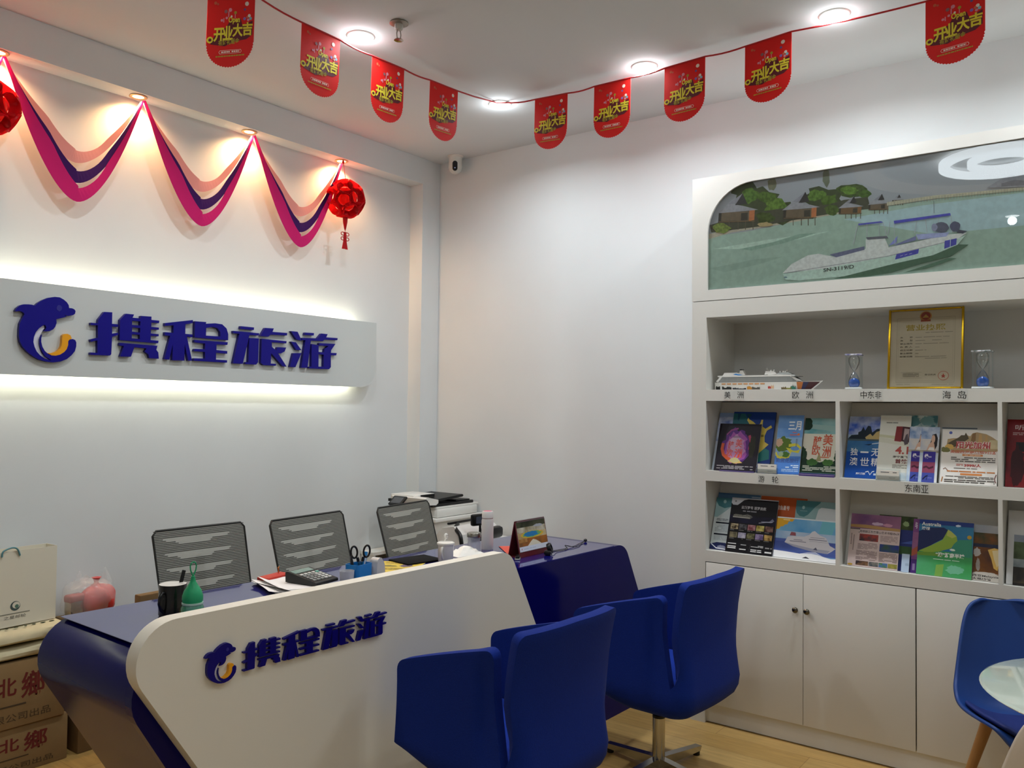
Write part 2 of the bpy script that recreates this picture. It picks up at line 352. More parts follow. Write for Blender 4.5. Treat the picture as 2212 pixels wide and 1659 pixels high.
PICT=[
((189,211,199),[(0,277),(108,273),(238,278),(412,293),(645,309),(911,314),(1133,318),(1367,311),(1657,300),(1654,0),(1365,1),(0,4)]),
((204,227,235),[(658,277),(971,296),(1367,297),(1657,289),(1656,150),(1366,162),(1030,165)]),
((177,199,187),[(6,111),(238,134),(384,134),(253,107),(85,85)]),
((218,238,226),[(22,208),(312,224),(592,230),(455,208),(162,193)]),
((167,195,181),[(162,193),(326,208),(455,233),(538,230),(384,198),(223,179)]),
((215,202,184),[(0,260),(116,280),(252,285),(412,293),(645,307),(645,317),(412,309),(162,304),(0,286)]),
((85,93,64),[(342,412),(339,382),(321,375),(270,347),(232,371),(170,385),(140,412),(139,441),(150,473),(185,492),(227,478),(278,488),(310,455),(361,437)]),
((76,86,60),[(251,476),(244,454),(220,441),(197,431),(168,454),(153,461),(116,477),(119,496),(129,512),(149,517),(170,517),(199,517),(228,517),(243,493)]),
((92,103,64),[(447,333),(440,308),(409,300),(376,284),(339,303),(296,296),(298,324),(278,355),(290,382),(296,388),(336,391),(374,394),(413,393),(426,366)]),
((113,148,66),[(252,446),(254,434),(236,421),(224,421),(207,410),(191,420),(169,443),(174,458),(174,475),(188,486),(203,490),(223,490),(237,474),(260,461)]),
((124,158,70),[(396,375),(387,357),(366,344),(353,348),(328,343),(303,357),(286,369),(299,389),(287,414),(310,420),(328,423),(352,420),(372,414),(384,394)]),
((106,136,59),[(346,425),(337,413),(321,410),(308,406),(288,406),(266,419),(260,426),(245,440),(249,450),(271,461),(285,462),(305,454),(324,448),(342,441)]),
((82,91,63),[(638,376),(655,352),(628,343),(581,342),(542,348),(514,357),(488,378),(456,402),(505,422),(499,444),(546,448),(589,424),(626,422),(650,396)]),
((116,150,67),[(580,399),(575,391),(569,383),(550,385),(525,380),(501,387),(485,401),(501,410),(501,420),(505,429),(527,436),(549,425),(564,424),(580,411)]),
((107,136,59),[(629,364),(629,347),(613,335),(603,329),(581,345),(565,341),(564,360),(556,374),(557,389),(563,394),(585,398),(599,395),(623,397),(621,380)]),
((92,110,60),[(762,393),(757,379),(744,373),(711,373),(685,373),(648,387),(646,398),(630,412),(623,426),(646,436),(682,433),(713,433),(740,422),(760,404)]),
((129,167,72),[(724,402),(712,395),(708,386),(695,388),(674,388),(663,396),(656,402),(642,414),(644,423),(657,427),(678,428),(691,422),(712,415),(713,410)]),
((97,129,57),[(780,376),(767,368),(762,360),(755,357),(742,361),(731,371),(723,376),(721,385),(723,396),(737,397),(743,405),(754,397),(763,396),(775,385)]),
((140,140,116),[(346,490),(344,476),(336,464),(332,459),(320,465),(311,464),(304,481),(304,497),(302,510),(315,517),(320,517),(330,517),(337,517),(342,507)]),
((130,134,116),[(594,480),(595,458),(588,445),(582,434),(574,447),(569,459),(563,468),(564,485),(564,505),(570,517),(575,517),(582,517),(591,514),(593,500)]),
((94,93,78),[(5,331),(200,366),(412,366),(592,355),(658,367),(762,366),(775,310),(645,313),(412,302),(252,293),(13,292)]),
((94,111,56),[(341,325),(334,311),(316,309),(298,299),(279,298),(257,316),(256,325),(252,337),(242,353),(265,362),(280,360),(300,353),(311,355),(325,339)]),
((107,129,66),[(640,321),(628,313),(625,304),(612,300),(596,305),(584,313),(578,318),(578,329),(569,339),(580,347),(597,354),(612,351),(628,345),(632,334)]),
((75,69,63),[(53,389),(222,377),(222,318),(49,336)]),
((133,115,96),[(68,387),(215,375),(215,327),(65,344)]),
((214,134,90),[(211,379),(239,376),(236,328),(209,326)]),
((84,78,70),[(169,370),(204,369),(203,332),(168,334)]),
((183,180,190),[(45,386),(107,426),(177,406),(256,376),(215,377)]),
((168,165,178),[(100,424),(177,468),(184,419)]),
((73,69,72),[(177,468),(200,413),(138,414)]),
((116,104,90),[(106,341),(106,296),(110,295),(110,340)]),
((116,104,90),[(152,335),(152,290),(156,290),(156,334)]),
((116,104,90),[(190,330),(190,286),(194,285),(194,329)]),
((116,104,90),[(228,325),(228,281),(232,281),(232,325)]),
((143,116,87),[(53,339),(239,320),(239,324),(53,343)]),
((75,69,63),[(380,359),(522,350),(522,298),(377,313)]),
((133,115,96),[(394,357),(516,347),(516,305),(390,320)]),
((214,134,90),[(513,351),(536,349),(534,306),(511,305)]),
((84,78,70),[(478,343),(507,342),(506,310),(477,312)]),
((183,180,190),[(374,357),(426,392),(484,374),(551,349),(516,349)]),
((168,165,178),[(420,390),(484,430),(491,386)]),
((73,69,72),[(484,430),(503,381),(452,382)]),
((116,104,90),[(425,317),(425,278),(428,277),(428,317)]),
((116,104,90),[(463,312),(463,273),(467,273),(467,312)]),
((116,104,90),[(495,308),(495,269),(499,269),(499,307)]),
((116,104,90),[(527,304),(527,265),(531,265),(530,303)]),
((143,116,87),[(381,316),(536,300),(536,303),(380,319)]),
((75,69,63),[(638,332),(727,326),(727,293),(636,303)]),
((140,110,81),[(646,331),(723,325),(723,298),(644,307)]),
((164,116,78),[(721,327),(736,326),(734,298),(720,297)]),
((84,78,70),[(699,322),(718,321),(717,300),(698,302)]),
((183,180,190),[(634,331),(667,354),(703,342),(745,326),(723,326)]),
((168,165,178),[(663,352),(703,378),(707,350)]),
((73,69,72),[(703,378),(715,347),(683,347)]),
((116,104,90),[(665,305),(665,280),(668,279),(668,305)]),
((116,104,90),[(689,302),(689,277),(693,276),(693,302)]),
((116,104,90),[(710,299),(710,274),(713,274),(713,299)]),
((116,104,90),[(730,297),(730,271),(733,271),(733,296)]),
((143,116,87),[(638,304),(736,293),(736,297),(638,307)]),
((75,69,63),[(767,331),(843,326),(843,296),(766,305)]),
((131,113,96),[(774,330),(840,324),(840,301),(773,309)]),
((143,125,107),[(838,326),(851,325),(849,301),(837,300)]),
((84,78,70),[(819,322),(835,321),(834,303),(819,304)]),
((183,180,190),[(764,329),(792,350),(823,340),(859,325),(840,326)]),
((168,165,178),[(788,348),(823,371),(826,347)]),
((73,69,72),[(823,371),(833,344),(806,344)]),
((116,104,90),[(790,307),(790,285),(793,285),(793,307)]),
((116,104,90),[(811,304),(811,282),(814,282),(814,304)]),
((116,104,90),[(828,302),(828,280),(831,280),(831,302)]),
((116,104,90),[(845,300),(845,278),(848,277),(848,299)]),
((143,116,87),[(767,306),(851,297),(851,300),(767,309)]),
((75,69,63),[(866,336),(906,333),(906,318),(865,322)]),
((140,128,113),[(870,336),(904,333),(904,320),(869,324)]),
((164,152,137),[(904,334),(910,333),(910,320),(903,320)]),
((84,78,70),[(893,331),(902,331),(902,321),(893,322)]),
((183,180,190),[(864,336),(879,346),(895,341),(914,333),(904,333)]),
((168,165,178),[(877,346),(895,358),(897,345)]),
((73,69,72),[(895,358),(901,343),(886,343)]),
((116,104,90),[(877,324),(877,312),(880,311),(880,323)]),
((116,104,90),[(888,322),(888,310),(891,310),(891,322)]),
((116,104,90),[(897,321),(897,309),(900,309),(900,320)]),
((116,104,90),[(907,320),(907,308),(910,307),(910,319)]),
((143,116,87),[(866,322),(910,317),(910,320),(866,325)]),
((217,208,184),[(844,330),(1030,333),(1367,318),(1657,306),(1657,297),(1367,306),(1030,319),(844,314)]),
((189,184,167),[(849,334),(849,313),(851,313),(851,334)]),
((189,184,167),[(861,334),(861,313),(863,312),(863,334)]),
((189,184,167),[(873,334),(873,312),(876,312),(876,333)]),
((189,184,167),[(886,333),(886,312),(888,312),(888,333)]),
((189,184,167),[(898,333),(898,312),(900,311),(900,333)]),
((189,184,167),[(910,333),(910,312),(912,311),(912,332)]),
((189,184,167),[(922,332),(922,311),(924,311),(924,332)]),
((189,184,167),[(934,332),(934,311),(936,311),(937,332)]),
((189,184,167),[(946,332),(946,311),(948,310),(949,331)]),
((189,184,167),[(958,331),(958,310),(960,310),(960,331)]),
((189,184,167),[(970,331),(970,310),(972,310),(972,331)]),
((189,184,167),[(982,331),(982,310),(984,309),(984,330)]),
((189,184,167),[(994,330),(994,309),(996,309),(996,330)]),
((189,184,167),[(1006,330),(1005,309),(1008,309),(1008,330)]),
((189,184,167),[(1017,330),(1017,309),(1020,309),(1020,329)]),
((189,184,167),[(1029,329),(1029,309),(1031,308),(1031,329)]),
((189,184,167),[(1041,329),(1041,308),(1043,308),(1043,329)]),
((189,184,167),[(1052,329),(1052,308),(1054,308),(1055,328)]),
((189,184,167),[(1064,328),(1064,308),(1066,307),(1066,328)]),
((189,184,167),[(1075,328),(1075,307),(1078,307),(1078,328)]),
((189,184,167),[(1087,328),(1087,307),(1089,307),(1089,327)]),
((189,184,167),[(1098,327),(1098,307),(1100,307),(1100,327)]),
((189,184,167),[(1110,327),(1110,307),(1112,306),(1112,327)]),
((189,184,167),[(1121,327),(1121,306),(1123,306),(1123,326)]),
((189,184,167),[(1132,326),(1132,306),(1134,306),(1134,326)]),
((189,184,167),[(1143,326),(1143,306),(1146,305),(1146,326)]),
((189,184,167),[(1155,326),(1155,305),(1157,305),(1157,325)]),
((189,184,167),[(1166,325),(1166,305),(1168,305),(1168,325)]),
((189,184,167),[(1177,325),(1177,305),(1179,305),(1179,325)]),
((189,184,167),[(1188,325),(1188,305),(1190,304),(1190,325)]),
((189,184,167),[(1199,325),(1199,304),(1201,304),(1201,324)]),
((189,184,167),[(1210,324),(1210,304),(1212,304),(1212,324)]),
((189,184,167),[(1221,324),(1221,304),(1223,304),(1223,324)]),
((189,184,167),[(1232,324),(1232,304),(1234,303),(1234,323)]),
((189,184,167),[(1243,323),(1243,303),(1245,303),(1245,323)]),
((189,184,167),[(1254,323),(1254,303),(1256,303),(1256,323)]),
((189,184,167),[(1264,323),(1264,303),(1267,302),(1267,322)]),
((189,184,167),[(1275,322),(1275,303),(1277,302),(1277,322)]),
((189,184,167),[(1286,322),(1286,302),(1288,302),(1288,322)]),
((189,184,167),[(1297,322),(1297,302),(1299,302),(1299,321)]),
((189,184,167),[(1307,321),(1307,302),(1309,301),(1309,321)]),
((189,184,167),[(1318,321),(1318,301),(1320,301),(1320,321)]),
((189,184,167),[(1328,321),(1328,301),(1330,301),(1330,321)]),
((189,184,167),[(1339,321),(1339,301),(1341,301),(1341,320)]),
((189,184,167),[(1349,320),(1349,301),(1351,300),(1351,320)]),
((189,184,167),[(1360,320),(1360,300),(1362,300),(1362,320)]),
((165,164,176),[(1233,336),(1276,360),(1324,377),(1367,363),(1428,366),(1463,336),(1463,311),(1367,319)]),
((131,130,143),[(1287,346),(1335,354),(1367,345),(1367,326),(1287,333)]),
((151,167,85),[(122,301),(108,294),(96,286),(80,279),(59,287),(40,289),(36,298),(22,313),(21,323),(44,334),(59,335),(79,332),(93,322),(99,317)]),
((211,187,140),[(331,294),(326,290),(310,288),(299,289),(281,290),(263,294),(259,298),(252,304),(259,309),(271,310),(283,309),(299,311),(309,304),(321,301)]),
((100,130,109),[(612,7),(880,57),(1029,76),(1121,111),(1166,105),(1098,62),(970,39),(862,13),(755,5)]),
((113,146,125),[(910,8),(1087,56),(1121,52),(1006,19)]),
((224,244,235),[(377,50),(572,61),(843,89),(1121,134),(1156,147),(1124,109),(1029,74),(880,53),(658,14),(455,12),(391,22)]),
((249,248,249),[(377,54),(420,94),(497,128),(545,130),(625,106),(749,131),(850,127),(971,141),(1087,157),(1161,156),(1121,132),(843,87),(572,58)]),
((183,183,190),[(385,51),(843,86),(843,89),(384,54)]),
((183,183,190),[(844,86),(1124,131),(1124,134),(843,89)]),
((133,134,170),[(595,121),(749,143),(749,127),(625,105)]),
((249,249,249),[(754,174),(836,169),(850,130),(843,113),(754,125)]),
((147,149,199),[(874,136),(962,165),(962,146),(880,132)]),
((198,202,249),[(962,172),(1093,166),(1082,149),(971,147)]),
((164,168,244),[(850,133),(888,175),(882,143)]),
((94,93,205),[(883,93),(974,107),(971,87),(877,70)]),
((94,93,205),[(1075,131),(1121,137),(1119,110),(1073,97)]),
((224,244,235),[(1096,135),(1095,103),(1097,103),(1099,135)]),
((217,215,249),[(899,82),(910,85),(909,87),(898,84)]),
((217,215,249),[(917,85),(928,88),(927,90),(916,87)]),
((217,215,249),[(935,87),(946,90),(945,92),(934,89)]),
((109,107,211),[(722,249),(819,248),(829,241),(723,241)]),
((103,101,217),[(872,243),(1096,248),(1099,238),(874,230)]),
((211,211,220),[(872,231),(876,136),(878,135),(874,231)]),
((211,211,220),[(1098,239),(1104,163),(1107,163),(1100,239)]),
((211,211,220),[(965,231),(955,179),(958,179),(967,230)]),
((211,211,220),[(999,232),(1005,175),(1007,175),(1002,232)]),
((211,211,220),[(717,243),(700,158),(703,157),(720,242)]),
((211,211,220),[(758,242),(758,175),(761,175),(761,241)]),
((211,211,220),[(810,241),(810,176),(812,176),(812,240)]),
((211,211,220),[(826,241),(843,172),(846,173),(829,241)]),
((211,211,220),[(855,240),(847,187),(850,186),(857,240)]),
((211,211,220),[(1052,232),(1047,189),(1049,189),(1054,232)]),
((140,140,149),[(1032,309),(1033,255),(1035,255),(1034,308)]),
((125,125,140),[(755,183),(843,179),(850,168),(762,171)]),
((119,119,143),[(1092,187),(1088,179),(1082,173),(1073,168),(1062,168),(1050,172),(1040,176),(1033,185),(1032,194),(1034,203),(1041,209),(1050,213),(1062,214),(1072,211),(1083,204),(1088,196)]),
((109,109,140),[(1134,185),(1132,177),(1129,170),(1123,165),(1115,167),(1107,168),(1101,174),(1097,182),(1094,190),(1096,198),(1100,203),(1107,209),(1115,210),(1123,206),(1130,202),(1135,193)]),
((177,177,211),[(1048,192),(1045,185),(1041,179),(1036,177),(1030,180),(1026,186),(1024,195),(1025,203),(1030,210),(1036,210),(1041,208),(1046,200)]),
((101,101,122),[(1127,173),(1161,163),(1144,154),(1121,161)]),
((149,173,187),[(400,32),(399,30),(391,29),(385,31),(382,34),(385,36),(391,37),(398,35)])]

# ------------------------------------------------------------------ the room
XW, YN, YB, ZC, ZB = 4.32, 4.02, 3.904, 3.247, 3.073
XB, YF = -2.4, -2.6       # walls behind the camera
def struct(name, mb, parent=None):
    o = mb.build(name, parent); o['kind'] = 'structure'; return o
b = MB(); b.b2((XB - .1, YF - .1, -.1), (XW + .1, YN + .1, 0), wood_floor()); struct('floor', b)
b = MB(); b.b2((XB - .1, YF - .1, ZC), (XW + .1, YN + .1, ZC + .1), CEIL); struct('ceiling', b)
b = MB(); b.b2((XW, YF - .1, 0), (XW + .1, YN + .1, ZC), WALL); struct('wall_right', b)
b = MB(); b.b2((XB, YN, 0), (XW, YN + .1, ZC), WALL); struct('wall_back', b)
b = MB(); b.b2((XB, YF - .1, 0), (XW, YF, ZC), WALL); struct('wall_front', b)
b = MB(); b.b2((XB - .1, YF - .1, 0), (XB, YN + .1, ZC), WALL); struct('wall_left', b)
# boxed-out beam and column that frame the niche: one L-shaped plaster face
b = MB(); b.prism([(XB, ZB), (4.149, ZB), (4.149, 0), (XW, 0), (XW, ZC), (XB, ZC)], -YN, -YB, WALL, fn=lambda x, y, d: (x, -d, y)); struct('trim_1', b)

# ------------------------------------------------------------------ ceiling lights
def downlight(x, y, label, seen=True):
    t = thing('downlight', label, 'ceiling light', (x, y, ZC), 0, 'recessed white downlights in the ceiling')
    m = MB(); m.lathe([(.052, -.001), (.066, -.0005), (.062, -.0045), (.058, -.006), (.054, -.005), (.052, -.003)], WHITE, 40, closed=True); m.build('trim_ring', t)
    m = MB(); m.lathe([(1e-6, -.0085), (.035, -.0075), (.0535, -.004)], DIFF, 40); m.build('diffuser', t)
    area_lamp('downlight_lamp', (0, 0, -.014), .10, P_DOWN, (.88, .95, 1.0), t, 155)
    d = bpy.data.lights.new('diffuser_glow', 'POINT'); d.energy = P_DOWN * .17; d.color = (.87, .95, 1.0); d.shadow_soft_size = .035
    o = bpy.data.objects.new('diffuser_glow', d); link(o); o.location = (0, 0, -.045); o.parent = t
DIFF = emitter('lamp_diffuser', (.97, 1.0, 1.0), 9.0)
downlight(3.640, 2.848, 'white recessed downlight in the corner where the red bunting turns')
downlight(2.595, 2.846, 'white recessed downlight beside the ceiling sprinkler')
downlight(3.648, 1.950, 'white recessed downlight between the corner light and the large right hand light')
downlight(3.638, 1.035, 'largest white recessed downlight near the last red pennant on the right')
for x, y in ((1.55, 2.846), (3.64, .1), (3.64, -.85), (-.36, .87), (-1.0, -.8)):
    downlight(x, y, 'white recessed downlight outside the photographed part of the ceiling')
# round cove lamp over the visitors' side: seen only as a reflection in the picture glass
t = thing('round_ceiling_lamp', 'round ceiling lamp with white rings inside a warm cove ring', 'ceiling light', (1.62, .72, ZC))
m = MB(); m.lathe([(.74, -.004), (.90, -.004), (.90, -.03), (.74, -.03)], emitter('warm_cove', (1.0, .78, .55), .55), 64, closed=True); m.build('cove_ring', t)
for r0, r1 in ((.16, .20), (.31, .37)):
    m = MB(); m.lathe([(r0, -.02), (r1, -.02), (r1, -.06), (r0, -.06)], emitter('white_ring', (.88, .96, 1.0), RING), 64, closed=True); m.build('light_ring', t)

def niche_spot(x, label, lid):
    t = thing('niche_spotlight', label, 'spotlight', (x, 3.958, ZB), 0, 'warm recessed spotlights under the niche beam')
    m = MB(); m.lathe([(.026, -.001), (.040, -.001), (.042, -.004), (.038, -.006), (.028, -.005), (.026, -.002)], mat('c9a27a', .3, metal=.6), 36, closed=True); m.build('trim_ring', t)
    m = MB(); m.lathe([(1e-6, -.004), (.027, -.002)], WARM, 28); m.build('bulb', t)
    d = bpy.data.lights.new('spot_lamp', 'SPOT'); d.energy = P_SPOT; d.color = (1.0, .58, .27); d.spot_size = R(150); d.spot_blend = .8; d.shadow_soft_size = .018
    o = bpy.data.objects.new('spot_lamp', d); link(o); o.location = (0, 0, -.012); o.parent = t
WARM = emitter('warm_bulb', (1.0, .66, .30), 16.0)
niche_spot(1.515, 'warm recessed spotlight above the left lantern', 0)
niche_spot(2.150, 'warm recessed spotlight over the tallest streamer peak, second from the left', 1)
niche_spot(2.795, 'warm recessed spotlight over the middle streamer peak, third from the left', 2)
niche_spot(3.467, 'warm recessed spotlight above the right hand hanging lantern', 3)

t = thing('ceiling_sprinkler', 'small metal fire sprinkler head on the ceiling', 'sprinkler', (2.600, 2.606, ZC))
m = MB(); m.lathe([(.013, -.002), (.040, -.001), (.042, -.006), (.030, -.010), (.016, -.010)], mat('9a958c', .35, metal=.8), 32); m.build('escutcheon', t)
m = MB(); m.lathe([(.018, -.008), (.020, -.020), (.016, -.032), (.009, -.036), (1e-6, -.036)], mat('c9c6bf', .4), 20)
for s in (-1, 1): m.tube([(s * .008, 0, -.034), (s * .013, 0, -.052), (s * .010, 0, -.070), (0, 0, -.078)], .0028, CHROME, 6)
m.build('head', t)
m = MB(); m.lathe([(1e-6, -.076), (.019, -.077), (.021, -.080), (1e-6, -.081)], CHROME, 20); m.build('deflector', t)

t = thing('security_camera', 'white dome camera with black lens on the ceiling in the corner', 'camera', (4.235, 3.69, ZC), R(-142))
m = MB(); m.lathe([(.052, 0), (.053, -.006), (.046, -.012), (.044, -.045), (.046, -.075), (.040, -.100), (.024, -.116), (1e-6, -.120)], mat('dedbd3', .35), 36); m.build('housing', t)
m = MB(); pr = []
for k in range(33):
    a = 2 * math.pi * k / 32
    if k < 32: pr.append((.0165 * math.cos(a), -.078 + .0165 * math.sin(a) + (.017 if math.sin(a) > 0 else -.017)))
def cw(x, y, d):
    r = .047 + d
    return (r * math.cos(x / .047), r * math.sin(x / .047), y)
m.prism(pr, -.004, .0025, BLACK, fn=cw)
m.ell((.0495, 0, -.092), .003, .004, .004, mat('8fa0c8', .1, emit=.4), 10, 8); m.build('lens_window', t)

# ------------------------------------------------------------------ lit wall sign
def logo(parent, x0, z0, width, yf, thick, side, blue, orange, names=True, M=None):
    """dolphin mark and four characters, each extruded as its own raised part"""
    s = width / 1000.0
    fn = lambda x, y, d: (x0 + x * s, yf - d, z0 + y * s)
    def part(name, keys, mt, holes={}, t=thick):
        mb = MB(M)
        for k in keys: mb.prism(LOGO[k], 0.0, t, mt, fn=fn, holes=[LOGO[h] for h in holes.get(k, [])], side=side if mt is blue else None)
        return mb.build(name, parent, world=True)
    d = part('dolphin_emblem', ['body'], blue)
    e = MB(M); e.prism(LOGO['eye'], thick, thick + .0006, mat('2c2a86', .3), fn=fn)
    o = part('emblem_tail', ['tail'], orange); o['label'] = 'orange tail of the emblem'
    o = part('emblem_belly', ['pale'], mat('d9dae6', .4), t=thick * .5); o['label'] = 'pale belly of the emblem'
    e.build('emblem_eye', parent, world=True)
    for ks in (['g1a', 'g1b', 'g1c'], ['g2a', 'g2b', 'g2c'], ['g3a', 'g3b', 'g3c', 'g3d', 'g3e'], ['g4a', 'g4b', 'g4c', 'g4d', 'g4e', 'g4f', 'g4g']):
        part('sign_character', ks, blue, {'g1b': ['g1b_h1', 'g1b_h2', 'g1b_h3'], 'g2b': ['g2b_h1']})
BLUE = mat('120a80', .35, spec=.2); BLUES = mat('1c1570', .4, spec=.2); ORNG = mat('eda21c', .3)
t = thing('wall_sign', 'long white wall sign with blue dolphin logo and back lit edges', 'sign', (2.6, YN, 1.672))
m = MB(); zs0, zs1, xr = 1.672, 2.089, 3.772
prf = [(.35, zs0), (xr - .125, zs0)] + [(xr - .125 + .125 * math.sin(a), zs0 + .125 - .125 * math.cos(a)) for a in [R(q) for q in range(10, 91, 10)]] + [(xr, zs1), (.35, zs1)]
m.prism(prf, -3.962, -3.942, mat('cdd1ce', .22, coat=.3), fn=lambda x, y, d: (x, -d, y)); m.build('sign_board', t, world=True)
m = MB(); m.b2((.5, 3.964, 1.76), (xr - .20, YN - .001, 2.00), mat('cfcfca', .6)); m.build('backing_box', t, world=True)
ledm = emitter('led_strip', (1.0, .96, .74), LED)
m = MB(); m.b2((.5, 3.966, 2.036), (xr - .14, 3.974, 2.046), ledm); m.b2((.5, 3.966, 1.712), (xr - .17, 3.974, 1.722), ledm); m.build('led_strip', t, world=True)
logo(t, 1.5976, 1.7328, 1.8327, 3.9420, .020, BLUES, BLUE, ORNG)

# ------------------------------------------------------------------ reception desk
DR = R(-1.7); DM = Matrix.Rotation(DR, 4, 'Z'); DT = .855
def dw(u, v, z=DT): return tuple(DM @ Vector((u, v, z)))
DESK = mat('0b0b58', .14, spec=.13, noise=.0)
t = thing('reception_desk', 'glossy blue slanted reception desk with white front panel and raised logo', 'desk', dw(2.6, 2.52, 0), DR)
def arc(cx, cz, r, a0, a1, n=10): return [(cx + r * math.cos(R(a0 + (a1 - a0) * i / n)), cz + r * math.sin(R(a0 + (a1 - a0) * i / n))) for i in range(n + 1)]
def fillet(P, radii, n=10):
    out = []
    for i, p in enumerate(P):
        r = radii[i]
        if r <= 0: out.append(p); continue
        a = Vector(P[i - 1]) - Vector(p); c = Vector(P[(i + 1) % len(P)]) - Vector(p); a.normalize(); c.normalize()
        half = a.angle(c) / 2; d = r / math.tan(half)
        ctr = Vector(p) + (a + c).normalized() * (r / math.sin(half))
        p0 = Vector(p) + a * d; p1 = Vector(p) + c * d
        v0 = p0 - ctr; v1 = p1 - ctr; a0 = math.atan2(v0.y, v0.x); a1 = math.atan2(v1.y, v1.x)
        da = (a1 - a0 + math.pi) % (2 * math.pi) - math.pi
        for k in range(n + 1):
            an = a0 + da * k / n; out.append((ctr.x + r * math.cos(an), ctr.y + r * math.sin(an)))
    return out
def dfn(x, y, d): return tuple(DM @ Vector((x, d, y)))
outer = fillet([(1.575, 0), (1.063, DT), (3.758, DT), (4.215, 0)], [0, .125, .11, 0])
inner = fillet([(1.640, 0), (1.160, DT - .05), (3.715, DT - .05), (4.150, 0)], [0, .075, .06, 0])
shell = list(outer) + list(reversed(inner))
m = MB(); m.prism(outer, 2.249, 2.285, DESK, fn=lambda x, y, d: tuple(DM @ Vector((x, 2.249 + 2.285 - d, y)))); m.build('front_panel', t, world=True)
m = MB(); m.prism(shell, 2.2855, 2.853, DESK, fn=lambda x, y, d: tuple(DM @ Vector((x, 2.2855 + 2.853 - d, y))))
m.sm = [True] * len(m.sm); m.build('desk_body', t, world=True)
m = MB(); m.prism([(1.225, 2.255), (3.66, 2.255), (3.66, 2.852), (1.225, 2.852)], DT, DT + .0015, mat('12126a', .12, coat=.8), fn=lambda x, y, d: tuple(DM @ Vector((x, y, d)))); m.build('desktop_sheet', t, world=True)
for u in (1.95, 2.75, 3.55):
    m = MB(DM); m.b2((u, 2.30, .02), (u + .03, 2.80, DT - .05), mat('15155c', .3)); m.build('support_panel', t, world=True)
pout = fillet([(1.668, 0), (1.042, .952), (2.742, .952), (3.254, 0)], [0, .115, .10, 0], 14)
WPAN = mat('e6e1d4', .42, spec=.35)
m = MB(); m.prism(pout, 2.194, 2.249, WPAN, fn=lambda x, y, d: tuple(DM @ Vector((x, 2.194 + 2.249 - d, y)))); m.sm = [True] * len(m.sm); m.build('white_panel', t, world=True)
logo(t, 1.338, .741, .700, 2.194, .012, BLUES, mat('0f0870', .35, spec=.2), ORNG, M=DM)
DT += .0015

# ------------------------------------------------------------------ display cabinet on the right wall
XF = 3.937; CB = 4.308
t = thing('display_cabinet', 'white built in cabinet with brochure shelves and cupboard doors below', 'cabinet', (4.12, .79, 0))
ys = [1.822, 1.745, 1.115, 1.097, .471, .455, -.172, -.25]
cab = MB()
zt = 2.098
cab.b2((XF, ys[1], 0), (CB, ys[0], zt), CAB)                       # left stile
cab.b2((XF, ys[7], 0), (CB, ys[6], zt), CAB)
cab.b2((XF, ys[6], 2.016), (CB, ys[1], zt), CAB)                   # head
for z0, z1 in ((1.597, 1.653), (1.198, 1.249), (.797, .853)): cab.b2((XF, ys[6], z0), (CB, ys[1], z1), CAB)
for a, c in ((2, 3), (4, 5)):
    cab.b2((XF, ys[c], .853), (CB, ys[a], 1.198), CAB); cab.b2((XF, ys[c], 1.249), (CB, ys[a], 1.597), CAB)
cab.b2((CB - .008, ys[6], .1), (CB, ys[1], 2.016), mat('cfcdc8', .6))
cab.b2((XF + .02, ys[6], 0.004), (XF + .04, ys[1], .098), CAB)       # plinth
cab.b2((XF + .03, ys[6], .098), (CB, ys[1], .115), CAB)
cab.build('cabinet_frame', t, world=True)
la = R(20)
for zl in (1.249, .853):
    for a, c in ((1, 2), (3, 4), (5, 6)):
        m = MB(); x0 = 4.012; h = .344
        m.prism([(x0, zl + .0005), (x0 + .012, zl + .0005), (x0 + .012 + h * math.tan(la), zl + h), (x0 + h * math.tan(la), zl + h)], -ys[a] + .0005, -ys[c] - .0005, mat('d6d4ce', .55), fn=lambda x, y, d: (x, -d, y)); m.build('sloped_backing', t, world=True)
yd = [1.742, 1.2605, .781, .300, -.170]
for i in range(4):
    g = .0012 if i in (0, 1) else .0012
    m = MB(); a = yd[i] - (.0012 if i != 2 else .0032); c = yd[i + 1] + (.0012 if i != 1 else .0018)
    m.b2((XF - .001, c, .0995), (XF + .019, a, .7925), CAB, .0012); dr = m.build('door', t, world=True)
    yk = (1.292, 1.239, .34, .26)[i]
    zk = .627
    m = MB(Matrix.Translation((XF, yk, zk)) @ Matrix.Rotation(R(-90), 4, 'Y')); m.lathe([(.006, 0), (.006, .010), (.013, .015), (.014, .021), (.009, .026), (1e-6, .0275)], mat('6e6a60', .22, metal=1.0), 20)
    k = m.build('knob', None); k.data.transform(Matrix.Translation((-4.12, -.79, 0))); k.parent = dr
LAB = mat('d4d4ce', .6)
INK = mat('1c1c1c', .6)
def facefn(X): return lambda x, y, d: (X - d, -x, y)       # x runs to the viewer's right along the cabinet face
def label(parts, y0, y1, z0, z1):
    m = MB(); m.b2((XF - .0012, y1, z0), (XF - .0002, y0, z1), LAB)
    for ch, a, c in parts: m.text(ch, -a, z0 + (z1 - z0) * .16, -c, z0 + (z1 - z0) * .84, INK, .0016, fn=facefn(XF))
    m.build('shelf_label', t, world=True)
label([('美', 1.648, 1.616), ('洲', 1.582, 1.550)], 1.650, 1.548, 1.602, 1.651)
label([('欧', 1.312, 1.280), ('洲', 1.248, 1.216)], 1.314, 1.212, 1.602, 1.651)
label([('中', 1.006, .979), ('东', .976, .948), ('非', .945, .918)], 1.010, .914, 1.602, 1.651)
label([('海', .674, .642), ('岛', .616, .584)], .676, .580, 1.602, 1.651)
label([('游', 1.474, 1.444), ('轮', 1.408, 1.377)], 1.477, 1.374, 1.200, 1.247)
label([('东', .822, .793), ('南', .790, .761), ('亚', .758, .730)], .826, .728, 1.198, 1.247)

